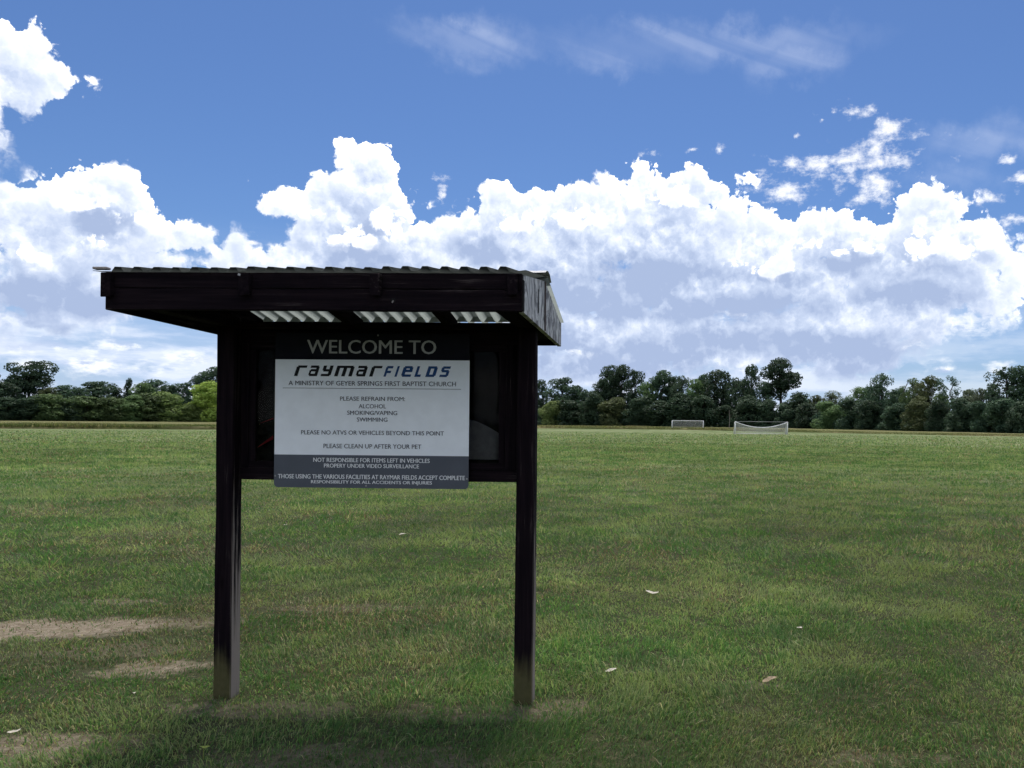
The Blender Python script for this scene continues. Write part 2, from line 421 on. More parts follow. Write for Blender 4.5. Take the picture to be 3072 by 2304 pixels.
def gable_material():
    m, T, out = material('peeling_grey_paint')
    co = T.n('ShaderNodeTexCoord').outputs['Object']
    n1 = T.noise(T.v('MULTIPLY', co, (1, 1.0, 0.7)), 9.0, 6.0, 0.62, dist=2.2)
    n2 = T.noise(T.v('MULTIPLY', co, (1, 1.6, 0.4)), 34.0, 4.0, 0.6, dist=0.8)
    n3 = T.noise(co, 90.0, 2.0)
    col = T.mix(T.ramp(n1, 0.40, 0.60), (0.095, 0.092, 0.100), (0.50, 0.50, 0.50))
    col = T.mix(T.ramp(n2, 0.58, 0.70, 0.0, 0.7), col, (0.035, 0.033, 0.038))
    col = T.mix(T.ramp(n3, 0.5, 0.8, 0.0, 0.35), col, (0.30, 0.29, 0.30))
    principled(T, out, col, 0.7, 0.3, n1, 0.4, 0.004)
    return m
M_gable = gable_material()

def sheet_material(name, gain):
    m, T, out = material(name)
    co = T.n('ShaderNodeTexCoord').outputs['Object']
    n = T.noise(T.v('MULTIPLY', co, (14, 3, 3)), 1.0, 5.0, 0.6)
    n2 = T.noise(co, 30.0, 4.0, 0.6)
    col = T.mix(T.ramp(n, 0.35, 0.7), tuple(k * gain for k in (0.10, 0.115, 0.105)), tuple(k * gain for k in (0.30, 0.32, 0.30)))
    col = T.mix(T.ramp(n2, 0.5, 0.75, 0.0, 0.7), col, (0.05, 0.055, 0.045))
    # the tops of the ribs let less light through than the pans
    rib = T.ramp(T.n('ShaderNodeAttribute', attribute_name='rib').outputs['Fac'], 0.2, 0.8)
    d = T.n('ShaderNodeBsdfDiffuse'); T.put(d.inputs[0], col)
    tr = T.n('ShaderNodeBsdfTranslucent')
    T.put(tr.inputs[0], T.mix(rib, tuple(k * gain for k in (0.86, 0.90, 0.86)), tuple(k * gain for k in (0.36, 0.39, 0.37))))
    mx = T.n('ShaderNodeMixShader'); mx.inputs[0].default_value = 0.5
    T.put(mx.inputs[1], d.outputs[0]); T.put(mx.inputs[2], tr.outputs[0])
    T.put(out.inputs[0], mx.outputs[0])
    return m
M_sheet = sheet_material('weathered_translucent_sheet', 1.0)
M_sheet_front = sheet_material('darker_translucent_sheet', 0.42)      # same sheet in darker colours for the front slope

def metal_material(name, a, b, rough=0.5):
    m, T, out = material(name)
    co = T.n('ShaderNodeTexCoord').outputs['Object']
    n = T.noise(co, 18.0, 5.0, 0.6)
    principled(T, out, T.mix(T.ramp(n, 0.35, 0.7), a, b), rough, 0.4, n, 0.2, 0.002, metal=0.35)
    return m
M_galv = metal_material('dull_galvanised_metal', (0.30, 0.30, 0.31), (0.55, 0.55, 0.56))
M_screw = metal_material('screw_metal', (0.25, 0.25, 0.25), (0.45, 0.45, 0.45), 0.4)

def plain(name, col, rough=0.6, spec=0.3, var=0.12, scale=30.0):
    m, T, out = material(name)
    co = T.n('ShaderNodeTexCoord').outputs['Object']
    n = T.noise(co, scale, 4.0, 0.6)
    c = T.mix(T.ramp(n, 0.3, 0.7), tuple(k * (1 - var) for k in col), tuple(k * (1 + var) for k in col))
    principled(T, out, c, rough, spec)
    return m
M_black = plain('case_black', (0.008, 0.007, 0.008), 0.8, 0.15)
M_greyreflection = plain('grey_reflection', (0.26, 0.245, 0.25), 0.9, 0.05)  # colours of the added shapes that imitate reflections in the case glass
M_redreflection = plain('red_reflection', (0.24, 0.012, 0.022), 0.8, 0.1)

def glass_material():
    m, T, out = material('case_glass')
    g = T.n('ShaderNodeBsdfGlossy'); g.inputs['Roughness'].default_value = 0.03
    g.inputs[0].default_value = (0.9, 0.9, 0.9, 1)
    t = T.n('ShaderNodeBsdfTransparent'); t.inputs[0].default_value = (0.80, 0.82, 0.82, 1)
    mx = T.n('ShaderNodeMixShader'); mx.inputs[0].default_value = 0.002
    T.put(mx.inputs[1], t.outputs[0]); T.put(mx.inputs[2], g.outputs[0])
    T.put(out.inputs[0], mx.outputs[0])
    return m
M_glass = glass_material()

# ------------------------------------------------------------------ the noticeboard kiosk
kiosk = obj('noticeboard_kiosk', None, loc=(-1.456, 4.4, 0.0), rot=(0, 0, RAD(-1.5)))
tag(kiosk, 'dark stained wooden noticeboard kiosk on two posts with corrugated roof', 'noticeboard')

for i, (a, b) in enumerate(((-0.843, -0.745), (0.811, 0.911))):
    me = board('post', a, b, 0.0, 0.100, -0.12, 2.10, 0.006, 0.0022, 14, 3 + i, 'z')
    p = obj('post', me, M_post, kiosk)
    if i == 1:
        p['label'] = 'right post with greenish foot and a pale chip near the top'

RX0, RX1 = -0.968, 0.955        # roof ends
YF, YB, YR = -0.72, 0.72, 0.0   # front eave, back eave, ridge
ZF, ZR, ZB = 2.203, 2.300, 2.160
def ztop(y):
    return ZF + (ZR - ZF) * (y - YF) / (YR - YF) if y < YR else ZR + (ZB - ZR) * (y - YR) / (YB - YR)

# front fascia of two boards with a joint between, back fascia
me = board('fascia_board', RX0, RX1, YF, YF + 0.030, 2.1305, 2.203, 0.003, 0.0012, 16, 11, 'x')
fu = obj('fascia_board', me, M_wood_x, kiosk)
me = board('fascia_board', RX0, RX1, YF, YF + 0.032, 2.0295, 2.1280, 0.004, 0.0014, 16, 12, 'x')
fl = obj('fascia_board', me, M_wood_x, kiosk)
me = board('fascia_board', RX0 + 0.01, RX1 - 0.022, YB - 0.030, YB, 2.014, 2.153, 0.003, 0.0012, 16, 13, 'x')
obj('fascia_board', me, M_wood_x, kiosk)
# a knot hole with a pale chip in the lower fascia
bm = bmesh.new()
bmesh.ops.create_circle(bm, cap_ends=True, radius=0.012, segments=12, matrix=Matrix.Translation((0.368, YF - 0.0016, 2.078)) @ Matrix.Rotation(math.pi / 2, 4, 'X'))
obj('knot_hole', bm_mesh('knot_hole', bm), M_black, fl)
bm = bmesh.new()
bmesh.ops.create_cube(bm, size=1.0, matrix=Matrix.Translation((0.366, YF - 0.0035, 2.072)) @ Matrix.Rotation(0.5, 4, 'Y') @ Matrix.Diagonal((0.005, 0.004, 0.011, 1)))
obj('splinter', bm_mesh('splinter', bm), plain('splinter_wood', (0.22, 0.20, 0.19)), fl)
bm = bmesh.new()
bmesh.ops.create_cube(bm, size=1.0, matrix=Matrix.Translation((-0.327, YF - 0.034, 2.187)) @ Matrix.Rotation(0.3, 4, 'Y') @ Matrix.Diagonal((0.011, 0.003, 0.010, 1)))
nail_flag = obj('nail_washer', bm_mesh('nail_washer', bm), M_galv, fu)

# rafters: front half ends in a short tail outside the fascia
def rafter(xc, w, tail_drop):
    y0, y1 = YF - 0.030, YB - 0.034
    pts = [(y0, ztop(y0) - 0.003), (YR, ZR - 0.003), (y1, ztop(y1) - 0.003),
           (y1, ztop(y1) - 0.085), (YR, ZR - 0.095), (y0 + 0.09, ztop(y0) - 0.085), (y0, ztop(y0) - tail_drop)]
    v = [(xc - w / 2, y, z) for y, z in pts] + [(xc + w / 2, y, z) for y, z in pts]
    n = len(pts)
    f = [tuple(range(n))[::-1], tuple(range(n, 2 * n))] + [(i, (i + 1) % n, n + (i + 1) % n, n + i) for i in range(n)]
    bm = bmesh.new()
    vs = [bm.verts.new(q) for q in v]
    for q in f:
        bm.faces.new([vs[k] for k in q])
    bmesh.ops.bevel(bm, geom=list(bm.edges), offset=0.003, segments=1, affect='EDGES')
    return bm_mesh('rafter', bm)
for xc, w, td in ((-0.948, 0.046, 0.116), (-0.310, 0.048, 0.108), (0.290, 0.046, 0.106), (0.914, 0.044, 0.100)):
    obj('rafter', rafter(xc, w, td), M_wood_y, kiosk)

# gable ends: two sheets each, meeting under the ridge
def gable(x_in, x_out, ya, yb, name='gable_panel', flip=False):
    zb = lambda y: 2.031 + (2.013 - 2.031) * (y - YF) / (YB - YF)
    pts = [(ya, zb(ya)), (yb, zb(yb)), (yb, ztop(yb) - 0.006), (ya, ztop(ya) - 0.006)]
    bm = bmesh.new()
    v0 = [bm.verts.new((x_in, y, z)) for y, z in pts]
    v1 = [bm.verts.new((x_out, y, z)) for y, z in pts]
    bm.faces.new(v0); bm.faces.new(v1[::-1])
    for i in range(4):
        bm.faces.new((v0[i], v1[i], v1[(i + 1) % 4], v0[(i + 1) % 4]))
    return bm_mesh(name, bm)
for xi, xo, side in ((RX1 - 0.020, RX1 + 0.004, 'right'), (RX0 + 0.020, RX0 - 0.004, 'left')):
    for ya, yb in ((YF + 0.036, -0.003), (0.003, YB)):
        g_ = obj('gable_panel', gable(xi, xo, ya, yb), M_gable if side == 'right' else M_wood_y, kiosk)
# cover strip over the joint and a split in the right-hand gable
me = board('joint_strip', RX1 + 0.004, RX1 + 0.010, -0.014, 0.010, 2.024, 2.290, 0.001)
obj('joint_strip', me, plain('rusty_strip', (0.062, 0.047, 0.045), 0.8), kiosk)
bm = bmesh.new()
vs = [bm.verts.new((RX1 + 0.0062, y, z)) for y, z in ((-0.262, 2.205), (-0.250, 2.150), (-0.256, 2.088), (-0.226, 2.092), (-0.232, 2.135), (-0.226, 2.168), (-0.240, 2.212))]
bm.faces.new(vs)
obj('split', bm_mesh('split', bm), M_black, kiosk)
me = board('corner_trim', RX1 - 0.001, RX1 + 0.0075, YF + 0.004, YF + 0.034, 2.034, 2.175, 0.001)
obj('corner_trim', me, M_black, kiosk)
me = board('corner_trim', RX1 - 0.019, RX1 + 0.006, YB + 0.001, YB + 0.020, 2.010, 2.160, 0.002)
obj('corner_trim', me, plain('grey_trim', (0.17, 0.16, 0.17)), kiosk)

# corrugated translucent sheets: box ribs running down each slope
def corrugated(x0, x1, y0, y1, lift, seed, first_flange=0.0, last_flange=0.0):
    rnd = random.Random(seed)
    pitch, h = 0.0893, 0.021
    prof = []
    if first_flange:
        prof += [(x0 - first_flange, 0.004, 0), (x0 - first_flange * 0.4, 0.000, 0)]
    x = x0
    while x < x1 - 0.02:
        for dx, z, r in ((0.0, 0, 0), (0.028, 0, 0), (0.043, h, 1), (0.068, h, 1), (0.083, 0, 0)):
            if x + dx <= x1 + 0.001:
                prof.append((x + dx + rnd.uniform(-.001, .001), z + rnd.uniform(-.0008, .0008), r))
        x += pitch
    if last_flange:
        prof.append((x1 + last_flange, 0.006, 0))
    ny = 9
    V, A = [], []
    for j in range(ny):
        t = j / (ny - 1)
        y = y0 + (y1 - y0) * t
        for (x, z, r) in prof:
            w = 0.0016 * mnoise.noise(Vector((x * 5, y * 6, seed)))
            V.append((x, y + (rnd.uniform(-.003, .003) if j in (0, ny - 1) else 0), ztop(y) + lift + z + w)); A.append(r)
    n = len(prof)
    Fc = [(j * n + i, j * n + i + 1, (j + 1) * n + i + 1, (j + 1) * n + i) for j in range(ny - 1) for i in range(n - 1)]
    # real thickness
    m_ = len(V)
    V2 = V + [(x, y, z + 0.0022) for x, y, z in V]
    F2 = [f[::-1] for f in Fc] + [tuple(k + m_ for k in f) for f in Fc]
    rim = [(i, i + 1) for i in range(n - 1)] + [((ny - 1) * n + i + 1, (ny - 1) * n + i) for i in range(n - 1)]
    rim += [((j + 1) * n, j * n) for j in range(ny - 1)] + [(j * n + n - 1, (j + 1) * n + n - 1) for j in range(ny - 1)]
    F2 += [(a, b, b + m_, a + m_) for a, b in rim]
    me = mesh('roof_sheet', V2, F2)
    at = me.attributes.new('rib', 'FLOAT', 'POINT')
    at.data.foreach_set('value', A + A)
    return me
sheets = ((-0.958, -0.335, 0.000, 0.060, 0.0), (-0.340, 0.285, 0.0035, 0.0, 0.0), (0.280, 0.945, 0.007, 0.0, 0.028))
for k, (a, b, lift, ff, lf) in enumerate(sheets):
    obj('roof_sheet', corrugated(a, b, YF - 0.012, -0.006, lift, 21 + k, ff, lf), M_sheet_front, kiosk)
for k, (a, b, lift, ff, lf) in enumerate(sheets):
    obj('roof_sheet', corrugated(a, b, 0.006, YB + 0.045, lift, 31 + k, 0.02 if ff else 0.0, lf), M_sheet, kiosk)
obj('edge_strip', board('edge_strip', -1.016, -0.950, YF - 0.020, YF + 0.012, 2.2125, 2.2235, 0.002), plain('bleached_strip', (0.30, 0.27, 0.25)), kiosk, rot=(0, 0, 0))
bm = bmesh.new()                         # closure strip that fills the rib mouths along the back eave
for (a, b, lift, ff, lf) in sheets:
    x = a
    while x < b - 0.02:
        if x + 0.083 <= b + 0.002:
            zz = ztop(YB - 0.02) + lift
            q = [bm.verts.new((x + dx, yy, zz + dz)) for yy in (YB - 0.030, YB - 0.010) for dx, dz in ((0.020, -0.012), (0.029, -0.001), (0.043, 0.0195), (0.068, 0.0195), (0.082, -0.001), (0.091, -0.012))]
            bm.faces.new(q[:6]); bm.faces.new(q[6:][::-1])
            for k in range(6):
                bm.faces.new((q[k], q[6 + k], q[6 + (k + 1) % 6], q[(k + 1) % 6]))
        x += 0.0893
obj('closure_strip', bm_mesh('closure_strip', bm), M_sheet, kiosk)
# ridge cap, folded
pr = [(-0.125, ztop(-0.125) + 0.032), (-0.060, ZR + 0.038), (0.0, ZR + 0.043), (0.060, ZR + 0.036), (0.125, ztop(0.125) + 0.030)]
V, Fc = [], []
xs = np.linspace(RX0 + 0.03, RX1 + 0.022, 14)
for i, x in enumerate(xs):
    for (y, z) in pr:
        V.append((x, y, z + 0.002 * mnoise.noise(Vector((x * 4, y * 9, 2))) + (0.004 if i == 13 else 0)))
nb = len(V)
V += [(x, y, z - 0.002) for x, y, z in V]
n = len(pr)
for i in range(len(xs) - 1):
    for j in range(n - 1):
        q = (i * n + j, i * n + j + 1, (i + 1) * n + j + 1, (i + 1) * n + j)
        Fc += [q[::-1], tuple(k + nb for k in q)]
for j in range(n - 1):
    Fc += [(j, j + 1, j + 1 + nb, j + nb), ((len(xs) - 1) * n + j + 1, (len(xs) - 1) * n + j, (len(xs) - 1) * n + j + nb, (len(xs) - 1) * n + j + 1 + nb)]
obj('ridge_cap', mesh('ridge_cap', V, Fc), M_galv, kiosk)

# header beam, ties and the dark infill board under the right-hand end of the roof
obj('header_beam', board('header_beam', -0.745, 0.811, 0.004, 0.094, 2.030, 2.058, 0.003, 0.001, 8, 5, 'x'), M_wood_x, kiosk)
for a, b in ((-0.843, -0.745), (0.811, 0.911)):
    obj('tie_beam', board('tie_beam', a + 0.004, b - 0.004, YF + 0.035, YB - 0.035, 2.040, 2.100, 0.003), M_wood_y, kiosk)
obj('roof_infill', board('roof_infill', 0.690, 0.888, 0.22, YB - 0.036, 2.122, 2.134, 0.002), M_wood_y, kiosk)
obj('roof_infill', board('roof_infill', -0.922, -0.872, 0.22, YB - 0.036, 2.122, 2.134, 0.002), M_wood_y, kiosk)

# the glazed display case between the posts
case_y0, case_y1 = 0.070, 0.165
obj('case_back', board('case_back', -0.742, 0.808, 0.150, 0.168, 1.200, 2.029, 0.002), M_black, kiosk)
obj('case_rail', board('case_rail', -0.744, 0.810, case_y0, 0.149, 1.197, 1.262, 0.003, 0.001, 8, 41, 'x'), M_wood_x, kiosk)
obj('case_rail', board('case_rail', -0.744, 0.810, case_y0, 0.149, 1.955, 2.028, 0.003), M_wood_x, kiosk)
for a, b in ((-0.744, -0.700), (0.735, 0.810), (-0.060, 0.060)):
    obj('case_stile', board('case_stile', a, b, case_y0, 0.149, 1.263, 1.954, 0.003, 0.001, 6, 42, 'z'), M_wood_z, kiosk)
for a, b in ((-0.699, -0.061), (0.061, 0.734)):
    fr = 0.036
    d0 = obj('door_frame', board('door_frame', a, b, 0.078, 0.100, 1.264, 1.264 + fr, 0.002), M_wood_x, kiosk)
    obj('rail', board('rail', a, b, 0.078, 0.100, 1.954 - fr, 1.953, 0.002), M_wood_x, d0)
    obj('stile', board('stile', a, a + fr, 0.0785, 0.0995, 1.264 + fr, 1.953 - fr, 0.002), M_wood_z, d0)
    obj('stile', board('stile', b - fr, b, 0.0785, 0.0995, 1.264 + fr, 1.953 - fr, 0.002), M_wood_z, d0)
    obj('glass_pane', board('glass_pane', a + fr - 0.002, b - fr + 0.002, 0.088, 0.091, 1.264 + fr - 0.002, 1.953 - fr + 0.002, 0.0), M_glass, d0)
# grey sheet and red strips added behind the panes in place of glass reflections
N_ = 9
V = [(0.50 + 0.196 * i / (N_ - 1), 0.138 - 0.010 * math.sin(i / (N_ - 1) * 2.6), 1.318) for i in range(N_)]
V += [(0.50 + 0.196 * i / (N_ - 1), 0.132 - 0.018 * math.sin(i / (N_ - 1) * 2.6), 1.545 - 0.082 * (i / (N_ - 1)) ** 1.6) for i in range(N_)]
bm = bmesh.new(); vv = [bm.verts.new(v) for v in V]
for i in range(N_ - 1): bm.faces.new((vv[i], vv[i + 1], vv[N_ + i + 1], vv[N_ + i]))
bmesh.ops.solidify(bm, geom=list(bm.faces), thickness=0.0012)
tag(obj('reflection_sheet', bm_mesh('reflection_sheet', bm, True), M_greyreflection, kiosk, loc=(0, 0, 0)), None)
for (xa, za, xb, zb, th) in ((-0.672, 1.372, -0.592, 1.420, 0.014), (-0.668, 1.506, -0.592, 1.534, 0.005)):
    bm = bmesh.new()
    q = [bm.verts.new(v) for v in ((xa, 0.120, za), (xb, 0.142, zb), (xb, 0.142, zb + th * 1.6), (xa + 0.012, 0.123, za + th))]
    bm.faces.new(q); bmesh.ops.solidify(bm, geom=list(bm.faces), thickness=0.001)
    obj('reflection_strip', bm_mesh('reflection_strip', bm), M_redreflection, kiosk)

# ------------------------------------------------------------------ the welcome sign screwed to the front of the case
sign = obj('welcome_sign', None, loc=kiosk.location, rot=kiosk.rotation_euler)
tag(sign, 'white and slate grey welcome sign panel with printed rules mounted on the kiosk', 'sign')
M_white = plain('sign_white', (0.79, 0.835, 0.89), 0.45, 0.35, 0.03, 12.0)
M_head = plain('sign_dark_band', (0.011, 0.0115, 0.017), 0.9, 0.05, 0.1, 12.0)
M_foot = plain('sign_slate_band', (0.072, 0.082, 0.104), 0.5, 0.3, 0.05, 12.0)
M_ink = plain('ink_slate', (0.040, 0.044, 0.060), 0.6, 0.2, 0.05)
M_inkblack = plain('ink_black', (0.006, 0.006, 0.008), 0.6, 0.2, 0.05)
M_inkblue = plain('ink_blue', (0.016, 0.060, 0.190), 0.6, 0.2, 0.05)
M_inkwhite = plain('ink_white', (0.72, 0.74, 0.76), 0.6, 0.2, 0.02)
M_inkgrey = plain('ink_pale_grey', (0.36, 0.37, 0.36), 0.6, 0.2, 0.05)

SX0, SX1, SZ0, SZ1 = -0.531, 0.544, 1.160, 2.008
SY = 0.030                              # printed face
def round_rect(name, x0, x1, z0, z1, y0, y1, r=(0, 0, 0, 0), seg=6):
    pts = []
    cs = ((x0, z0, 180, r[0]), (x1, z0, 270, r[1]), (x1, z1, 0, r[2]), (x0, z1, 90, r[3]))
    for (x, z, a0, rr) in cs:
        if rr == 0:
            pts.append((x, z)); continue
        cx = x + (rr if x == x0 else -rr); cz = z + (rr if z == z0 else -rr)
        for k in range(seg + 1):
            a = RAD(a0 + 90 * k / seg)
            pts.append((cx + rr * math.cos(a), cz + rr * math.sin(a)))
    bm = bmesh.new()
    f = [bm.verts.new((x, y0, z)) for x, z in pts]
    b = [bm.verts.new((x, y1, z)) for x, z in pts]
    bm.faces.new(f); bm.faces.new(b[::-1])
    n = len(pts)
    for i in range(n):
        bm.faces.new((f[i], b[i], b[(i + 1) % n], f[(i + 1) % n]))
    return bm_mesh(name, bm)
obj('panel', round_rect('panel', SX0, SX1, SZ0, SZ1, SY, SY + 0.005, (0.022, 0.022, 0.012, 0.012)), M_white, sign)
obj('header_band', round_rect('header_band', SX0 - .0003, SX1 + .0003, 1.8634, SZ1 + .0003, SY - 0.0008, SY + 0.004, (0, 0, 0.012, 0.012)), M_head, sign)
obj('footer_band', round_rect('footer_band', SX0 - .0003, SX1 + .0003, SZ0 - .0003, 1.3395, SY - 0.0008, SY + 0.004, (0.022, 0.022, 0, 0)), M_foot, sign)
for x in (-0.33, 0.0, 0.33):            # battens that hold the panel off the case
    obj('batten', board('batten', x - 0.02, x + 0.02, SY + 0.0052, 0.0698, 1.21, 2.0, 0.002), M_black, sign)
obj('rule_line', round_rect('rule_line', -0.488, 0.499, 1.7045, 1.7072, SY - 0.0006, SY + 0.001), M_ink, sign)

def text_mesh(s, x0, x1, z0, z1, weight=0.0, bold=0.0):
    cu = bpy.data.curves.new('lettering', 'FONT')
    cu.body = s
    cu.size = 1.0
    cu.offset = weight
    cu.resolution_u = 3
    tmp = bpy.data.objects.new('lettering_tmp', cu)
    COL.objects.link(tmp)
    dg = bpy.context.evaluated_depsgraph_get()
    dg.update()
    me = bpy.data.meshes.new_from_object(tmp.evaluated_get(dg))
    bpy.data.objects.remove(tmp)
    n = len(me.vertices)
    co = np.empty(n * 3, np.float32); me.vertices.foreach_get('co', co); co = co.reshape(-1, 3)
    lo, hi = co.min(0), co.max(0)
    q = np.empty_like(co)
    q[:, 0] = x0 + (co[:, 0] - lo[0]) / (hi[0] - lo[0]) * (x1 - x0)
    q[:, 2] = z0 + (co[:, 1] - lo[1]) / (hi[1] - lo[1]) * (z1 - z0)
    q[:, 1] = 0
    me.vertices.foreach_set('co', q.ravel())
    me.update()
    if bold:                             # heavier strokes: the outline laid down a second time, shifted sideways
        bm = bmesh.new(); bm.from_mesh(me)
        g2_ = bmesh.ops.duplicate(bm, geom=list(bm.verts) + list(bm.edges) + list(bm.faces))
        for v in g2_['geom']:
            if isinstance(v, bmesh.types.BMVert):
                v.co.x += bold; v.co.y -= 0.0003
        bm.to_mesh(me); bm.free()
    me.name = 'lettering'
    return me
TEXT = [
    ('WELCOME TO', -0.3553, 0.3578, 1.8967, 1.972, 'g', 0.0),
    ('A MINISTRY OF GEYER SPRINGS FIRST BAPTIST CHURCH', -0.456, 0.4707, 1.7211, 1.7465, 'i', 0.0),
    ('PLEASE REFRAIN FROM:', -0.1689, 0.1907, 1.6383, 1.6611, 'i', 0.0),
    ('ALCOHOL', -0.065, 0.0862, 1.5973, 1.6202, 'i', 0.0),
    ('SMOKING/VAPING', -0.1288, 0.148, 1.561, 1.5839, 'i', 0.0),
    ('SWIMMING', -0.0744, 0.0947, 1.5242, 1.547, 'i', 0.0),
    ('PLEASE NO ATVS OR VEHICLES BEYOND THIS POINT', -0.383, 0.4072, 1.4513, 1.4747, 'i', 0.0),
    ('PLEASE CLEAN UP AFTER YOUR PET', -0.2576, 0.2829, 1.3767, 1.401, 'i', 0.0),
    ('NOT RESPONSIBLE FOR ITEMS LEFT IN VEHICLES', -0.3133, 0.3297, 1.301, 1.3238, 'w', 0.005),
    ('PROPERY UNDER VIDEO SURVEILLANCE', -0.2538, 0.2713, 1.2703, 1.2921, 'w', 0.005),
    ('THOSE USING THE VARIOUS FACILITIES AT RAYMAR FIELDS ACCEPT COMPLETE', -0.5089, 0.5243, 1.2086, 1.2325, 'w', 0.005),
    ('RESPONSIBILITY FOR ALL ACCIDENTS OR INJURIES', -0.3247, 0.3437, 1.1777, 1.2005, 'w', 0.005)]
for s_, a, b, c, d_, ink, wgt in TEXT:
    o = obj('lettering', text_mesh(s_, a, b, c, d_, 0.0, {'g': 0.0026, 'w': 0.0012, 'i': 0.0006}[ink]), {'g': M_inkgrey, 'i': M_ink, 'w': M_inkwhite}[ink], sign, loc=(0, SY - 0.0016, 0))

# the slanted wordmark, drawn on a cell grid
GLY = {
    'r': ['.########', '#########', '###......', '###......', '###......', '###......', '###......', '###......', '###......'],
    'a': ['########.', '#########', '......###', '.########', '#########', '##....###', '##....###', '#########', '.########'],
    'y': ['###...###', '###...###', '###...###', '#########', '.########', '......###', '......###', '#########', '########.'],
    'm': ['##############.', '###############'] + ['###...###...###'] * 7,
    'F': ['.########', '#########', '###......', '###......', '########.', '########.', '###......', '###......', '###......'],
    'I': ['###'] * 9,
    'e': ['.#######.', '#########', '###...###', '#########', '#########', '###......', '###......', '#########', '.########'],
    'L': ['###....'] * 7 + ['#######'] * 2,
    'D': ['########.', '#########'] + ['###...###'] * 5 + ['#########', '########.'],
    'S': ['.########', '#########', '###......', '########.', '.########', '......###', '......###', '#########', '########.']}
WORD = [('r', -0.4275, -0.35), ('a', -0.35, -0.2797), ('y', -0.2797, -0.2047), ('m', -0.2047, -0.0862), ('a', -0.0862, -0.0128), ('r', -0.0105, 0.0666),
        ('F', 0.0689, 0.1273), ('I', 0.1296, 0.1623), ('e', 0.1646, 0.2392), ('L', 0.2392, 0.2928), ('D', 0.2998, 0.3743), ('S', 0.3766, 0.444)]
LZ0, LZ1, SKEW = 1.7718, 1.8303, 0.0185
for part, letters, mat in (('wordmark', WORD[:6], M_inkblack), ('wordmark', WORD[6:], M_inkblue)):
    bm = bmesh.new()
    for ch, xa, xb in letters:
        g_ = GLY[ch]; nc = len(g_[0]); nr = len(g_)
        wd = xb - xa - SKEW - 0.002
        vd = {}
        def vert(c, r):
            if (c, r) not in vd:
                t = 1 - r / nr
                vd[(c, r)] = bm.verts.new((xa + 0.001 + wd * c / nc + SKEW * t, 0, LZ0 + (LZ1 - LZ0) * t))
            return vd[(c, r)]
        for r in range(nr):
            for c in range(nc):
                if g_[r][c] == '#':
                    bm.faces.new((vert(c, r + 1), vert(c + 1, r + 1), vert(c + 1, r), vert(c, r)))
    obj(part, bm_mesh(part, bm), mat, sign, loc=(0, SY - 0.0016, 0))
for x, z in ((0.038, 1.998), (-0.524, 1.222), (0.536, 1.216), (-0.02, 1.172)):
    bm = bmesh.new()
    bmesh.ops.create_cone(bm, cap_ends=True, radius1=0.005, radius2=0.0035, depth=0.003, segments=10, matrix=Matrix.Translation((x, SY - 0.002, z)) @ Matrix.Rotation(math.pi / 2, 4, 'X'))
    obj('screw', bm_mesh('screw', bm), M_screw, sign)

# ------------------------------------------------------------------ ground
def hash2(ix, iy, seed):
    h = (ix.astype(np.int64) * 374761393 + iy.astype(np.int64) * 668265263 + seed * 1442695041) & 0xFFFFFFFF
    h = ((h ^ (h >> 13)) * 1274126177) & 0xFFFFFFFF
    return ((h ^ (h >> 16)) & 0xFFFFFF) / float(0xFFFFFF)
def vnoise(x, y, freq, seed=0, octs=3):
    tot = np.zeros_like(x); amp, nrm = 1.0, 0.0
    for o in range(octs):
        fx, fy = x * freq, y * freq
        ix, iy = np.floor(fx), np.floor(fy)
        tx, ty = fx - ix, fy - iy
        tx = tx * tx * (3 - 2 * tx); ty = ty * ty * (3 - 2 * ty)
        a = hash2(ix, iy, seed + o); b = hash2(ix + 1, iy, seed + o)
        c = hash2(ix, iy + 1, seed + o); d = hash2(ix + 1, iy + 1, seed + o)
        tot += amp * ((a * (1 - tx) + b * tx) * (1 - ty) + (c * (1 - tx) + d * tx) * ty)
        nrm += amp; amp *= 0.5; freq *= 2.03
    return tot / nrm

# worn patches of bare dry soil: x, y, half width, half depth, turn, wear
BARE = [(-4.35, 5.82, 1.05, 0.34, 12, 0.95), (-3.45, 6.05, 0.50, 0.20, 8, 0.5), (-2.95, 4.95, 0.36, 0.17, 16, 0.72), (-2.75, 3.74, 0.50, 0.19, 10, 0.66), (-3.4, 5.35, 0.6, 0.2, 10, 0.3), (-2.3, 6.6, 0.7, 0.16, 5, 0.34),
        (-4.3, 6.75, 0.45, 0.12, 0, 0.45), (-0.42, 4.30, 0.30, 0.15, 0, 0.5), (-0.95, 4.26, 0.42, 0.16, 0, 0.42), (-1.95, 4.28, 0.50, 0.16, 0, 0.36),
        (-2.25, 4.30, 0.16, 0.14, 0, 0.5), (-1.2, 3.62, 0.8, 0.20, 0, 0.38), (0.75, 4.74, 0.12, 0.06, 0, 0.5), (1.1, 3.72, 0.30, 0.09, 5, 0.35)]

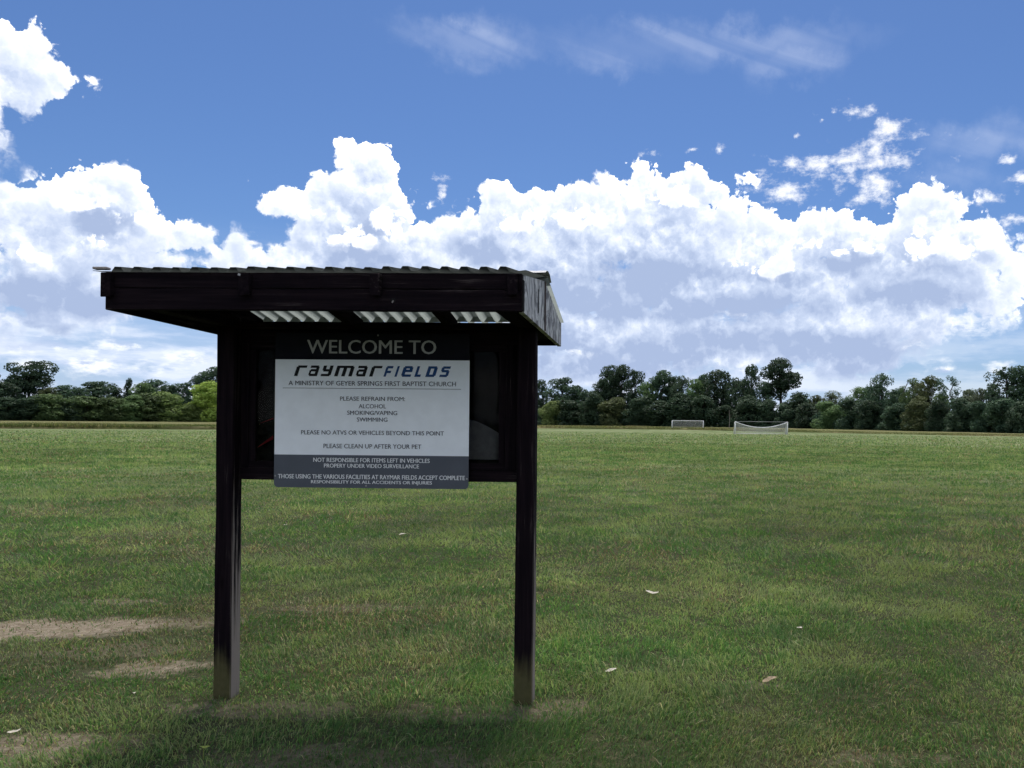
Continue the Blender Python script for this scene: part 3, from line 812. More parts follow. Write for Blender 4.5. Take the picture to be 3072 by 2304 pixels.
def field_material():
    m, T, out = material('mown_grass_ground')
    co = T.n('ShaderNodeTexCoord').outputs['Object']
    n_big = T.noise(co, 0.045, 4.0, 0.55)
    n_mid = T.noise(co, 0.33, 5.0, 0.6)
    n_sm = T.noise(co, 2.2, 5.0, 0.65)
    n_fi = T.noise(co, 17.0, 5.0, 0.7)
    # faint mowing lanes running away from the camera
    xy = T.sep(co)
    lane = T.m('SINE', T.m('ADD', T.m('MULTIPLY', T.m('SUBTRACT', xy[0], T.m('MULTIPLY', xy[1], 0.045)), 1.9), T.m('MULTIPLY', n_big, 6.0)))
    col = T.mix(T.ramp(n_mid, 0.30, 0.70), (0.115, 0.165, 0.054), (0.190, 0.228, 0.094))
    col = T.mix(T.ramp(n_sm, 0.34, 0.68), T.mix(0.45, col, (0.055, 0.085, 0.024)), col)
    col = T.mix(T.ramp(n_big, 0.42, 0.68, 0.0, 0.75), col, (0.240, 0.255, 0.130))
    col = T.mix(T.ramp(T.noise(co, 0.8, 4.0, 0.6), 0.56, 0.74, 0.0, 0.65), col, (0.145, 0.120, 0.062))
    col = T.mix(T.ramp(n_fi, 0.40, 0.72, 0.0, 0.55), col, (0.045, 0.060, 0.020))
    col = T.mix(T.m('MULTIPLY', T.ramp(lane, -0.6, 0.9), 0.16), col, (0.27, 0.29, 0.15))
    # bare soil
    acc = None
    wob = T.v('MULTIPLY_ADD', T.v('SUBTRACT', T.noise(co, 5.0, 4.0, 0.65, out='Color'), (0.5, 0.5, 0.5)), (0.95, 0.42, 0.0), co)
    for (x, y, a, b, rot, wear) in BARE:
        c_, s_ = math.cos(RAD(rot)), math.sin(RAD(rot))
        q = T.v('SUBTRACT', wob, (x, y, 0))
        u = T.m('DIVIDE', T.v('DOT_PRODUCT', q, (c_, s_, 0)), a)
        v = T.m('DIVIDE', T.v('DOT_PRODUCT', q, (-s_, c_, 0)), b)
        d = T.m('MULTIPLY', T.ramp(T.m('ADD', T.m('MULTIPLY', u, u), T.m('MULTIPLY', v, v)), 0.35, 1.35, 1.0, 0.0), wear)
        acc = d if acc is None else T.m('MAXIMUM', acc, d)
    soil = T.mix(T.ramp(n_fi, 0.3, 0.7), (0.150, 0.112, 0.078), (0.300, 0.250, 0.186))
    soil = T.mix(T.ramp(T.noise(co, 55.0, 4.0, 0.7), 0.46, 0.68, 0.0, 0.75), soil, (0.085, 0.066, 0.044))
    soil = T.mix(T.ramp(T.noise(co, 7.0, 3.0, 0.6), 0.50, 0.66, 0.0, 0.6), soil, (0.120, 0.110, 0.058))
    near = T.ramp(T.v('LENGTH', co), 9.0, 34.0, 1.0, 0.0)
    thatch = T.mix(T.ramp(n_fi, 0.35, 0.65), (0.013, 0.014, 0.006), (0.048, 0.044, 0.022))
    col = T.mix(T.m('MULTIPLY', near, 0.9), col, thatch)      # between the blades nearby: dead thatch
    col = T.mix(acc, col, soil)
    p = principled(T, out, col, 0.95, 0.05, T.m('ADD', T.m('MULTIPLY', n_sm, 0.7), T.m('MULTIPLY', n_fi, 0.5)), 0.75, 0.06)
    p.inputs['Sheen Weight'].default_value = 0.05
    p.inputs['Sheen Roughness'].default_value = 0.6
    p.inputs['Sheen Tint'].default_value = (0.80, 0.85, 0.60, 1)
    return m
xs = np.concatenate([[-3000, -1200, -500], np.linspace(-200, 200, 9), [500, 1200, 3000]])
ys = np.concatenate([[-600, -150], np.linspace(-40, 260, 9), [500, 1200, 3500, 7000]])
V = [(x, y, 0) for y in ys for x in xs]
nx = len(xs)
Fc = [(j * nx + i, j * nx + i + 1, (j + 1) * nx + i + 1, (j + 1) * nx + i) for j in range(len(ys) - 1) for i in range(nx - 1)]
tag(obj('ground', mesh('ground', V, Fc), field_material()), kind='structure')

# ------------------------------------------------------------------ grass blades of the mown field, denser towards the viewer
def bare_at(x, y):
    wx = x + (vnoise(x, y, 4.0, 71) - 0.5) * 0.9
    wy = y + (vnoise(x, y, 4.0, 72) - 0.5) * 0.42
    acc = np.zeros_like(x)
    for (cx, cy, a, b, rot, wear) in BARE:
        c_, s_ = math.cos(RAD(rot)), math.sin(RAD(rot))
        u = ((wx - cx) * c_ + (wy - cy) * s_) / a
        v = (-(wx - cx) * s_ + (wy - cy) * c_) / b
        acc = np.maximum(acc, wear * np.clip((1.35 - (u * u + v * v)) / 1.0, 0, 1))
    return acc

def blades_mesh(name, N, r0, r1, seed, segs, r_in=30.0, r_out=70.0, big=1.0, th0=-0.92, th1=0.74):
    rg = np.random.default_rng(seed)
    r = (math.sqrt(r0) + rg.random(N) * (math.sqrt(r1) - math.sqrt(r0))) ** 2
    th = th0 + rg.random(N) * (th1 - th0)
    x, y = r * np.sin(th), r * np.cos(th)
    tuft = vnoise(x, y, 6.0, 11, 3)
    patch = vnoise(x, y, 0.9, 12, 4)
    green = vnoise(x, y, 1.5, 13, 4)
    keep = (rg.random(N) > bare_at(x, y) * 0.86) & (rg.random(N) < 0.28 + 1.25 * tuft) & (rg.random(N) < np.clip((r_out - r) / (r_out - r_in), 0, 1))
    x, y, r, tuft, patch, green = (a[keep] for a in (x, y, r, tuft, patch, green))
    n = len(x)
    wear = bare_at(x, y)
    L = 0.040 * (0.45 + 0.95 * rg.random(n)) * (0.35 + 1.3 * tuft) * (0.45 + 1.1 * patch) * (1 - 0.55 * wear) * (1 + r / 130) * (big ** 0.5)
    long_ = rg.random(n) < 0.007
    tall = rg.random(n) < 0.010
    L = np.where(long_, L * 2.3, np.where(tall, L * 1.8, L))
    W = 0.0043 * big * np.where(long_, 0.7, 1.0) * (0.7 + 0.6 * rg.random(n)) * np.maximum(r / 4.5, 0.8) ** 0.74
    lean_dir = (vnoise(x, y, 1.8, 21, 2) * 9.0) + rg.normal(0, 1.25, n)
    lean = np.clip(rg.normal(0.95, 0.36, n), 0.1, 1.45)
    lean = np.where(long_, 1.42, lean)            # loose pale clippings lie flat on the sward
    yaw = np.where(long_, np.arctan2(np.cos(lean_dir), -np.sin(lean_dir)), rg.random(n) * 2 * np.pi)
    sx, sy = np.cos(yaw) * W / 2, np.sin(yaw) * W / 2
    dx, dy = np.cos(lean_dir), np.sin(lean_dir)
    # colour of each blade
    pal = np.array([(0.060, 0.134, 0.036), (0.118, 0.184, 0.056), (0.192, 0.234, 0.092), (0.325, 0.290, 0.165), (0.160, 0.118, 0.070)])
    t = rg.random(n)
    pg = np.clip(0.50 + 2.0 * (green - 0.5), 0.06, 0.90)
    pb = np.clip(0.04 + 1.5 * (vnoise(x, y, 0.62, 31, 4) - 0.49), 0.03, 0.6) + 0.30 * wear
    idx = np.where(t < pg * 0.72, 0, np.where(t < pg, 1, np.where(t < 1 - pb, 2, np.where(rg.random(n) < 0.36, 3, 4))))
    idx = np.where(long_, 3, idx)
    c = pal[idx] * (0.72 + 0.56 * rg.random(n))[:, None] * (0.50 + 0.55 * patch + 0.75 * vnoise(x, y, 0.33, 41, 3) * (0.5 + vnoise(x, y, 3.1, 43, 2)))[:, None]
    if segs == 2:
        k = 5
        P = np.zeros((n, k, 3), np.float32)
        mx = np.sin(lean * 0.55) * L * 0.52; mz = np.cos(lean * 0.55) * L * 0.52
        tx = mx + np.sin(lean * 1.35) * L * 0.48; tz = np.maximum(mz + np.cos(lean * 1.35) * L * 0.48, 0.004)
        P[:, 0] = np.stack([x - sx, y - sy, np.full(n, -0.003)], 1); P[:, 1] = np.stack([x + sx, y + sy, np.full(n, -0.003)], 1)
        P[:, 2] = np.stack([x + dx * mx + sx * .8, y + dy * mx + sy * .8, mz], 1); P[:, 3] = np.stack([x + dx * mx - sx * .8, y + dy * mx - sy * .8, mz], 1)
        P[:, 4] = np.stack([x + dx * tx, y + dy * tx, tz], 1)
        P[:, :, 2] = np.where(long_[:, None], P[:, :, 2] * 0.22 + 0.018, P[:, :, 2])
        loops = np.concatenate([np.arange(n)[:, None] * k + np.array([0, 1, 2, 3]), np.arange(n)[:, None] * k + np.array([3, 2, 4, 4])], 1)[:, :7].ravel()
        starts = (np.arange(n)[:, None] * 7 + np.array([0, 4])).ravel()
        nl, npoly = 7 * n, 2 * n
    else:
        k = 3
        P = np.zeros((n, k, 3), np.float32)
        tx = np.sin(lean) * L; tz = np.maximum(np.cos(lean) * L, 0.01)
        P[:, 0] = np.stack([x - sx, y - sy, np.full(n, -0.003)], 1); P[:, 1] = np.stack([x + sx, y + sy, np.full(n, -0.003)], 1)
        P[:, 2] = np.stack([x + dx * tx, y + dy * tx, tz], 1)
        loops = np.arange(3 * n); starts = np.arange(n) * 3
        nl, npoly = 3 * n, n
    me = bpy.data.meshes.new(name)
    me.vertices.add(n * k); me.vertices.foreach_set('co', P.ravel())
    me.loops.add(nl); me.loops.foreach_set('vertex_index', loops.astype(np.int32))
    me.polygons.add(npoly); me.polygons.foreach_set('loop_start', starts.astype(np.int32))
    me.update(calc_edges=True)
    at = me.attributes.new('tint', 'FLOAT_COLOR', 'POINT')
    col = np.ones((n * k, 4), np.float32); col[:, :3] = np.repeat(c, k, axis=0)
    at.data.foreach_set('color', col.ravel())
    return me

def leafy_material(name, attr='tint', transl=0.48, rough=0.55, spec=0.25, scale=1.0):
    m, T, out = material(name)
    c = T.n('ShaderNodeAttribute', attribute_name=attr).outputs['Color']
    p = T.n('ShaderNodeBsdfPrincipled')
    T.put(p.inputs['Base Color'], c)
    p.inputs['Roughness'].default_value = rough
    p.inputs['Specular IOR Level'].default_value = spec
    tr = T.n('ShaderNodeBsdfTranslucent')
    T.put(tr.inputs[0], T.mix(1.0, c, (1.15, 1.2, 0.85), 'MULTIPLY'))
    mx = T.n('ShaderNodeMixShader'); mx.inputs[0].default_value = transl
    T.put(mx.inputs[1], p.outputs[0]); T.put(mx.inputs[2], tr.outputs[0])
    T.put(out.inputs[0], mx.outputs[0])
    return m
M_blade = leafy_material('grass_blade')
g1 = obj('grass', blades_mesh('grass_near', 360000, 2.7, 9.0, 5, 2), M_blade)
tag(g1, 'short patchy mown grass in the foreground round the kiosk', 'grass', kind='stuff')
g2 = obj('grass', blades_mesh('grass_far', 860000, 9.0, 62.0, 6, 1, 34.0, 72.0, 1.75), M_blade)
tag(g2, 'mown grass of the open field beyond the kiosk', 'grass', kind='stuff')
g3 = obj('grass', blades_mesh('grass_distant', 270000, 30.0, 122.0, 7, 1, 60.0, 135.0, 2.6), M_blade)
tag(g3, 'pale mown grass of the far half of the field', 'grass', kind='stuff')

# ------------------------------------------------------------------ pale dry leaves lying on the grass
M_leaf = plain('dry_pale_leaf', (0.50, 0.46, 0.38), 0.8, 0.2, 0.25, 60.0)
M_leafbrown = plain('dry_brown_leaf', (0.26, 0.20, 0.13), 0.8, 0.2, 0.25, 60.0)
def leaf_mesh(L, W, curl, seed):
    rnd = random.Random(seed)
    V, Fc = [], []
    n = 7
    for i in range(n):
        t = i / (n - 1)
        w = W * math.sin(math.pi * (0.06 + 0.90 * t) ** 0.8) + 0.001
        zc = curl * (math.sin(t * 5.0 + seed) * 0.05 + (t - 0.5) ** 2 * 0.22) * L
        for s_ in (-1, 0, 1):
            V.append(((t - 0.5) * L, s_ * w * rnd.uniform(0.75, 1.1) + 0.12 * L * math.sin(t * 2.4 + seed), zc + (0.6 * w if s_ == 1 else (0.25 * w if s_ == -1 else 0)) + rnd.uniform(0, 0.003)))
    for i in range(n - 1):
        for s_ in (0, 1):
            a = i * 3 + s_
            Fc.append((a, a + 1, a + 4, a + 3))
    me = mesh('dry_leaf', V, Fc, True)
    return me
LEAVES = [(-3.06, 10.68, 'pale', 0.10, 'pale dry leaf on the grass seen between the kiosk posts', 30), (-4.98, 11.54, 'pale', 0.07, 'tiny pale leaf far out on the grass beside the left post', 80),
          (0.16, 7.14, 'pale', 0.11, 'curled pale leaf on the grass right of the kiosk, farthest on that side', 15), (1.22, 5.96, 'pale', 0.065, 'small bright white leaf lying alone at the right of the lawn', 50),
          (-0.135, 4.90, 'pale', 0.07, 'bright pale leaf sliver just right of the right post foot', 10), (0.80, 4.74, 'brown', 0.11, 'brown crumpled leaf lying in the lower right grass', 20),
          (-1.62, 7.95, 'brown', 0.09, 'brown leaf on the grass midway between the posts', 140), (-2.72, 4.42, 'pale', 0.05, 'small pale leaf on the grass left of the left post foot', 120),
          (-2.95, 3.86, 'pale', 0.05, 'narrow pale leaf near the bottom left corner', 60)]
for i, (x, y, kind, L, lab, rz) in enumerate(LEAVES):
    o = obj('dry_leaf', leaf_mesh(L, L * (0.16 if i % 2 else 0.2), 0.5 + 0.3 * (i % 3), i), M_leaf if kind == 'pale' else M_leafbrown, None, (x, y, 0.030), (RAD(6 * (i % 3) - 5), RAD(-8 + 5 * (i % 4)), RAD(rz)))
    tag(o, lab, 'leaf', 'dry leaves scattered on the lawn')
# a little yellow-green weed at the bottom edge
weed = obj('clover_weed', None, None, None, (-1.93, 3.64, 0.0))
tag(weed, 'small yellow green clover weed at the bottom edge of the lawn', 'weed')
M_weed = plain('weed_leaf', (0.22, 0.27, 0.05), 0.6, 0.3, 0.2, 80)
bm = bmesh.new()
bmesh.ops.create_cone(bm, cap_ends=True, radius1=0.0015, radius2=0.001, depth=0.05, segments=6, matrix=Matrix.Translation((0, 0, 0.025)))
obj('stem', bm_mesh('stem', bm), M_weed, weed)
lm = leaf_mesh(0.026, 0.009, 0.3, 99); lm.materials.append(M_weed)
for k in range(3):
    a = k * 2.1 + 0.4
    obj('leaflet', lm, None, weed, (0.013 * math.cos(a), 0.013 * math.sin(a), 0.05), (0, RAD(-15), a))

# ------------------------------------------------------------------ rough meadow beyond the field
TREES = [
    (-274.0, 339.0, 21.15, 7.0, 'round', 'd'),
    (-268.6, 342.4, 16.11, 5.1, 'round', 'd'),
    (-275.1, 356.4, 20.63, 4.5, 'round', 'd'),
    (-272.0, 361.7, 26.99, 7.05, 'tall', 'd'),
    (-269.6, 366.2, 14.97, 5.04, 'round', 'd'),
    (-258.3, 355.9, 15.03, 4.08, 'round', 'o'),
    (-257.1, 362.8, 16.39, 4.99, 'round', 'd'),
    (-250.9, 364.1, 15.04, 3.55, 'round', 'd'),
    (-256.7, 383.6, 19.13, 8.36, 'round', 'd'),
    (-247.4, 384.0, 15.71, 3.52, 'round', 'd'),
    (-240.7, 382.9, 20.99, 2.85, 'cone', 'd'),
    (-233.9, 381.9, 18.15, 4.38, 'round', 'm'),
    (-233.2, 385.2, 16.99, 3.98, 'round', 'd'),
    (-237.2, 399.4, 20.57, 6.87, 'round', 'd'),
    (-229.3, 399.1, 18.11, 3.89, 'round', 'd'),
    (-224.0, 399.9, 19.57, 5.04, 'round', 'd'),
    (-217.4, 401.6, 22.94, 3.68, 'round', 'd'),
    (-210.0, 400.9, 28.03, 6.9, 'round', 'd'),
    (-42.9, 370.6, 21.39, 4.25, 'open', 'd'),
    (-33.2, 362.5, 21.65, 6.24, 'round', 'd'),
    (-26.5, 367.6, 18.42, 4.22, 'round', 'd'),
    (-23.0, 359.7, 15.39, 3.71, 'round', 'd'),
    (-14.9, 352.5, 20.64, 3.84, 'round', 'd'),
    (-11.4, 354.1, 27.06, 4.47, 'round', 'd'),
    (-6.3, 352.8, 26.81, 4.65, 'round', 'd'),
    (-0.4, 345.0, 24.13, 3.76, 'round', 'd'),
    (4.7, 335.8, 18.36, 3.27, 'round', 'm'),
    (10.9, 337.8, 23.56, 4.84, 'round', 'd'),
    (15.3, 341.2, 21.46, 4.3, 'round', 'd'),
    (19.0, 330.5, 21.07, 3.98, 'open', 'd'),
    (23.8, 323.3, 19.57, 3.34, 'round', 'm'),
    (27.9, 333.2, 21.88, 3.82, 'round', 'd'),
    (31.8, 324.4, 23.42, 5.95, 'open', 'd'),
    (37.2, 327.3, 18.22, 3.57, 'round', 'd'),
    (39.1, 315.4, 19.63, 3.44, 'open', 'd'),
    (43.1, 323.6, 19.2, 3.71, 'round', 'd'),
    (45.4, 315.6, 25.13, 3.44, 'open', 'd'),
    (49.8, 308.5, 17.74, 3.01, 'round', 'd'),
    (55.9, 311.2, 26.51, 6.07, 'tall', 'd'),
    (59.0, 289.9, 12.88, 3.99, 'round', 'd'),
    (64.5, 287.9, 12.19, 2.48, 'round', 'o'),
    (70.4, 290.5, 13.34, 4.0, 'open', 'p'),
    (68.7, 251.3, 13.54, 3.17, 'open', 'm'),
    (72.8, 250.7, 13.55, 2.73, 'round', 'd'),
    (71.9, 235.6, 16.65, 3.51, 'open', 'd'),
    (72.0, 225.5, 11.37, 2.2, 'round', 'd'),
    (76.2, 231.2, 12.16, 2.39, 'round', 'd'),
    (75.4, 219.6, 14.43, 2.9, 'open', 'm'),
    (76.9, 212.1, 14.27, 2.8, 'round', 'o'),
    (76.7, 202.4, 9.53, 1.97, 'round', 'm'),
    (78.9, 203.1, 14.35, 2.33, 'fork', 'd'),
    (97.3, 236.8, 12.18, 3.8, 'round', 'p'),
    (96.4, 223.9, 11.9, 2.44, 'round', 'p'),
    (85.2, 191.9, 11.65, 2.2, 'round', 'd'),
    (83.4, 181.8, 14.9, 3.75, 'open', 'd'),
    (85.6, 178.4, 14.99, 2.86, 'round', 'd'),
    (92.3, 181.1, 14.1, 3.53, 'round', 'd'),
]
FRONT_TREES = [
    (-262.8, 337.1, 9.13, 5.03, 'd'),
    (-256.9, 341.6, 10.1, 5.48, 'd'),
    (-251.0, 345.9, 11.28, 5.95, 'm'),
    (-245.5, 350.0, 8.45, 4.41, 'd'),
    (-240.2, 353.9, 10.84, 5.68, 'm'),
    (-233.6, 358.8, 10.43, 5.35, 'm'),
    (-227.4, 363.4, 11.04, 5.0, 'm'),
    (-221.7, 367.6, 12.7, 5.9, 'm'),
    (-214.9, 372.6, 13.37, 5.98, 'l'),
    (-208.7, 377.1, 8.61, 4.76, 'l'),
    (-202.5, 381.8, 18.42, 6.13, 'y'),
    (-205.3, 379.6, 6.09, 3.48, 'l'),
    (-36.8, 355.5, 10.62, 3.87, 'l'),
    (-27.7, 349.5, 10.34, 4.41, 'd'),
    (-17.4, 342.5, 13.4, 4.32, 'd'),
    (-8.4, 336.5, 11.33, 4.63, 'o'),
    (0.9, 330.3, 11.99, 4.55, 'd'),
    (9.6, 324.4, 10.39, 4.46, 'd'),
    (17.7, 319.0, 13.24, 4.02, 'd'),
    (26.3, 313.2, 11.67, 4.31, 'd'),
    (34.7, 307.6, 8.39, 3.17, 'd'),
    (41.9, 302.7, 11.47, 4.17, 'd'),
    (49.0, 297.9, 10.02, 3.42, 'd'),
    (55.1, 293.9, 9.62, 3.71, 'd'),
    (59.1, 277.1, 8.59, 3.18, 'd'),
    (62.4, 259.9, 8.81, 3.58, 'm'),
    (65.3, 244.9, 9.29, 3.09, 'd'),
    (67.6, 232.7, 8.41, 2.93, 'd'),
    (70.3, 218.3, 7.3, 2.5, 'd'),
    (72.5, 206.7, 8.23, 3.08, 'o'),
    (74.3, 197.2, 7.29, 2.26, 'd'),
    (75.9, 188.5, 7.51, 2.59, 'd'),
    (77.3, 180.6, 6.88, 2.07, 'd'),
    (78.6, 173.2, 7.3, 2.38, 'd'),
    (79.8, 167.0, 6.55, 2.11, 'd'),
]
HIDDEN_TREES = [
    (-200.7, 400.5, 22.33, 7.81),
    (-186.9, 400.6, 20.85, 6.89),
    (-172.0, 397.9, 21.75, 7.3),
    (-157.3, 395.4, 19.93, 6.8),
    (-142.8, 392.8, 22.41, 7.21),
    (-128.4, 390.3, 20.82, 6.71),
    (-114.3, 387.9, 23.04, 7.56),
    (-100.3, 385.4, 21.25, 6.63),
    (-86.5, 383.0, 22.13, 7.03),
    (-72.9, 380.7, 20.36, 6.55),
    (-59.4, 378.3, 21.66, 6.51),
]
BASE_LINE = [(-254.9, 290.0), (-269.1, 341.9), (-239.2, 363.5), (-205.3, 387.9), (-125.6, 382.3), (-44.7, 366.4), (10.8, 329.8), (57.2, 299.2), (73.5, 218.3), (82.8, 172.2), (106.3, 187.8)]
FIELD_EDGE = [(-94.6, 107.6), (-86.4, 109.8), (-74.7, 114.1), (-62.1, 118.7), (-52.8, 136.9), (-23.8, 195.0), (11.8, 192.1), (30.1, 157.7), (45.9, 133.0), (57.1, 118.6), (62.4, 110.2)]

def poly_at(line, t):
    i = min(int(t), len(line) - 2); f = t - i
    return (line[i][0] * (1 - f) + line[i + 1][0] * f, line[i][1] * (1 - f) + line[i + 1][1] * f)
def meadow_material():
    m, T, out = material('rough_dry_meadow')
    co = T.n('ShaderNodeTexCoord').outputs['Object']
    n1 = T.noise(co, 0.06, 4.0, 0.6); n2 = T.noise(co, 0.9, 5.0, 0.65)
    col = T.mix(T.ramp(n1, 0.35, 0.65), (0.115, 0.130, 0.045), (0.215, 0.190, 0.095))
    col = T.mix(T.ramp(n2, 0.4, 0.7, 0.0, 0.6), col, (0.060, 0.070, 0.025))
    principled(T, out, col, 0.95, 0.05, n2, 0.8, 0.3)
    return m
NT_ = 160
prof = [(0.0, -0.02), (0.10, 0.22), (0.35, 0.46), (1.6, 0.52), (5.0, 0.52), (14.0, 0.46), (40.0, 0.30), (90.0, 0.25), (500.0, 0.10)]
V, Fc = [], []
for i in range(NT_):
    t = i / (NT_ - 1) * (len(FIELD_EDGE) - 1)
    x, y = poly_at(FIELD_EDGE, t)
    ln = math.hypot(x, y); ux, uy = x / ln, y / ln           # the strip widens away from the field
    hscale = 1.0 if x < 0 else max(0.28, 1.0 - 0.72 * max(0.0, t - 5.6) / 2.2)
    for (dd, z) in prof:
        w = mnoise.noise(Vector((x * 0.12, y * 0.12, dd))) * 0.6
        V.append((x + ux * (dd + w * (dd < 30)), y + uy * (dd + w * (dd < 30)), z * hscale + (0.05 * mnoise.noise(Vector((x * 0.3, y * 0.3, dd * 0.3))) if z > 0.05 else 0)))
n = len(prof)
for i in range(NT_ - 1):
    for j in range(n - 1):
        Fc.append((i * n + j, (i + 1) * n + j, (i + 1) * n + j + 1, i * n + j + 1))
M_meadow = meadow_material()
tag(obj('meadow', mesh('meadow', V, Fc, True), M_meadow), kind='structure')

def tall_grass_mesh(N, seed):
    rg = np.random.default_rng(seed)
    t = rg.random(N) * (len(FIELD_EDGE) - 1)
    fe = np.array(FIELD_EDGE)
    i = np.minimum(t.astype(int), len(fe) - 2); f = (t - i)[:, None]
    p = fe[i] * (1 - f) + fe[i + 1] * f
    u = p / np.linalg.norm(p, axis=1)[:, None]
    d = 0.05 + 26 * rg.random(N) ** 1.7
    p = p + u * d[:, None]
    hs = np.where(p[:, 0] < 0, 1.0, np.clip(1.0 - 0.72 * np.maximum(0, t - 5.6) / 2.2, 0.28, 1))
    pn = vnoise(p[:, 0], p[:, 1], 0.09, 3, 3)
    L = (0.16 + 0.34 * rg.random(N)) * (0.4 + 1.1 * pn) * hs
    base = 0.38 * hs
    W = 0.05 + 0.05 * rg.random(N)
    a = rg.random(N) * 6.283; sx, sy = np.cos(a) * W, np.sin(a) * W
    lx, ly = rg.normal(0, .35, N) * L, rg.normal(0, .35, N) * L
    P = np.zeros((N, 3, 3), np.float32)
    P[:, 0] = np.stack([p[:, 0] - sx, p[:, 1] - sy, base - 0.1], 1); P[:, 1] = np.stack([p[:, 0] + sx, p[:, 1] + sy, base - 0.1], 1)
    P[:, 2] = np.stack([p[:, 0] + lx, p[:, 1] + ly, base + L], 1)
    pal = np.array([(0.10, 0.13, 0.04), (0.19, 0.18, 0.08), (0.25, 0.20, 0.12)])
    c = pal[np.clip((pn * 3.2 - 0.6 + rg.normal(0, .5, N)).astype(int), 0, 2)] * (0.7 + 0.6 * rg.random(N))[:, None]
    me = bpy.data.meshes.new('tall_grass')
    me.vertices.add(N * 3); me.vertices.foreach_set('co', P.ravel())
    me.loops.add(N * 3); me.loops.foreach_set('vertex_index', np.arange(3 * N, dtype=np.int32))
    me.polygons.add(N); me.polygons.foreach_set('loop_start', (np.arange(N) * 3).astype(np.int32))
    me.update(calc_edges=True)
    at = me.attributes.new('tint', 'FLOAT_COLOR', 'POINT')
    col = np.ones((N * 3, 4), np.float32); col[:, :3] = np.repeat(c, 3, axis=0)
    at.data.foreach_set('color', col.ravel())
    return me
tag(obj('tall_grass', tall_grass_mesh(60000, 9), M_blade), 'uncut dry grass between the mown field and the trees', 'grass', kind='stuff')

# ------------------------------------------------------------------ trees
def foliage_material(name, base, alt, transl=0.34):
    m, T, out = material(name)
    oi = T.n('ShaderNodeObjectInfo')
    at = T.n('ShaderNodeAttribute', attribute_name='tone').outputs['Fac']
    co = T.n('ShaderNodeTexCoord').outputs['Object']
    n = T.noise(co, 0.35, 3.0, 0.6)
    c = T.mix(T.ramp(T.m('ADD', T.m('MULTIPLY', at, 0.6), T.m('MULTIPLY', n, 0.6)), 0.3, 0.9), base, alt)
    hsv = T.n('ShaderNodeHueSaturation')
    T.put(hsv.inputs['Hue'], T.m('MULTIPLY_ADD', oi.outputs['Random'], 0.02, 0.492))
    T.put(hsv.inputs['Value'], T.m('MULTIPLY_ADD', oi.outputs['Random'], 0.75, 0.90))
    T.put(hsv.inputs['Color'], c)
    p = T.n('ShaderNodeBsdfPrincipled')
    T.put(p.inputs['Base Color'], hsv.outputs[0])
    p.inputs['Roughness'].default_value = 0.6
    p.inputs['Specular IOR Level'].default_value = 0.25
    tr = T.n('ShaderNodeBsdfTranslucent')
    T.put(tr.inputs[0], hsv.outputs[0])
    mx = T.n('ShaderNodeMixShader'); mx.inputs[0].default_value = transl
    T.put(mx.inputs[1], p.outputs[0]); T.put(mx.inputs[2], tr.outputs[0])
    T.put(out.inputs[0], mx.outputs[0])
    return m
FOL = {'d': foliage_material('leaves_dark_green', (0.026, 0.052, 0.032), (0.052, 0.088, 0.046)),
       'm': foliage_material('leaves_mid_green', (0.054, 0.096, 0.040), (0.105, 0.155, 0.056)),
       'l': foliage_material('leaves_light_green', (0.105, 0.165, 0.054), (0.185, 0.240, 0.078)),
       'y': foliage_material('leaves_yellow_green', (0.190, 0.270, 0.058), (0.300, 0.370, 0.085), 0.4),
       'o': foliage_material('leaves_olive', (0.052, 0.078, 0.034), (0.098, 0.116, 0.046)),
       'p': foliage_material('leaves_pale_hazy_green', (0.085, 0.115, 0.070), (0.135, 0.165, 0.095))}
M_bark = plain('bark', (0.060, 0.050, 0.042), 0.9, 0.1, 0.35, 3.0)
M_palebark = plain('pale_bark', (0.20, 0.18, 0.16), 0.9, 0.1, 0.3, 3.0)

def tube(bm, pts, radii, sides=6):
    rings = []
    for i, (p, r) in enumerate(zip(pts, radii)):
        a = pts[min(i + 1, len(pts) - 1)]; b = pts[max(i - 1, 0)]
        d = (Vector(a) - Vector(b)).normalized()
        s_ = d.cross(Vector((0.31, 0.95, 0.1))).normalized(); t_ = d.cross(s_)
        rings.append([bm.verts.new(Vector(p) + (s_ * math.cos(k * 2 * math.pi / sides) + t_ * math.sin(k * 2 * math.pi / sides)) * r) for k in range(sides)])
    for i in range(len(rings) - 1):
        for k in range(sides):
            bm.faces.new((rings[i][k], rings[i][(k + 1) % sides], rings[i + 1][(k + 1) % sides], rings[i + 1][k]))
    bm.faces.new(rings[0][::-1]); bm.faces.new(rings[-1])

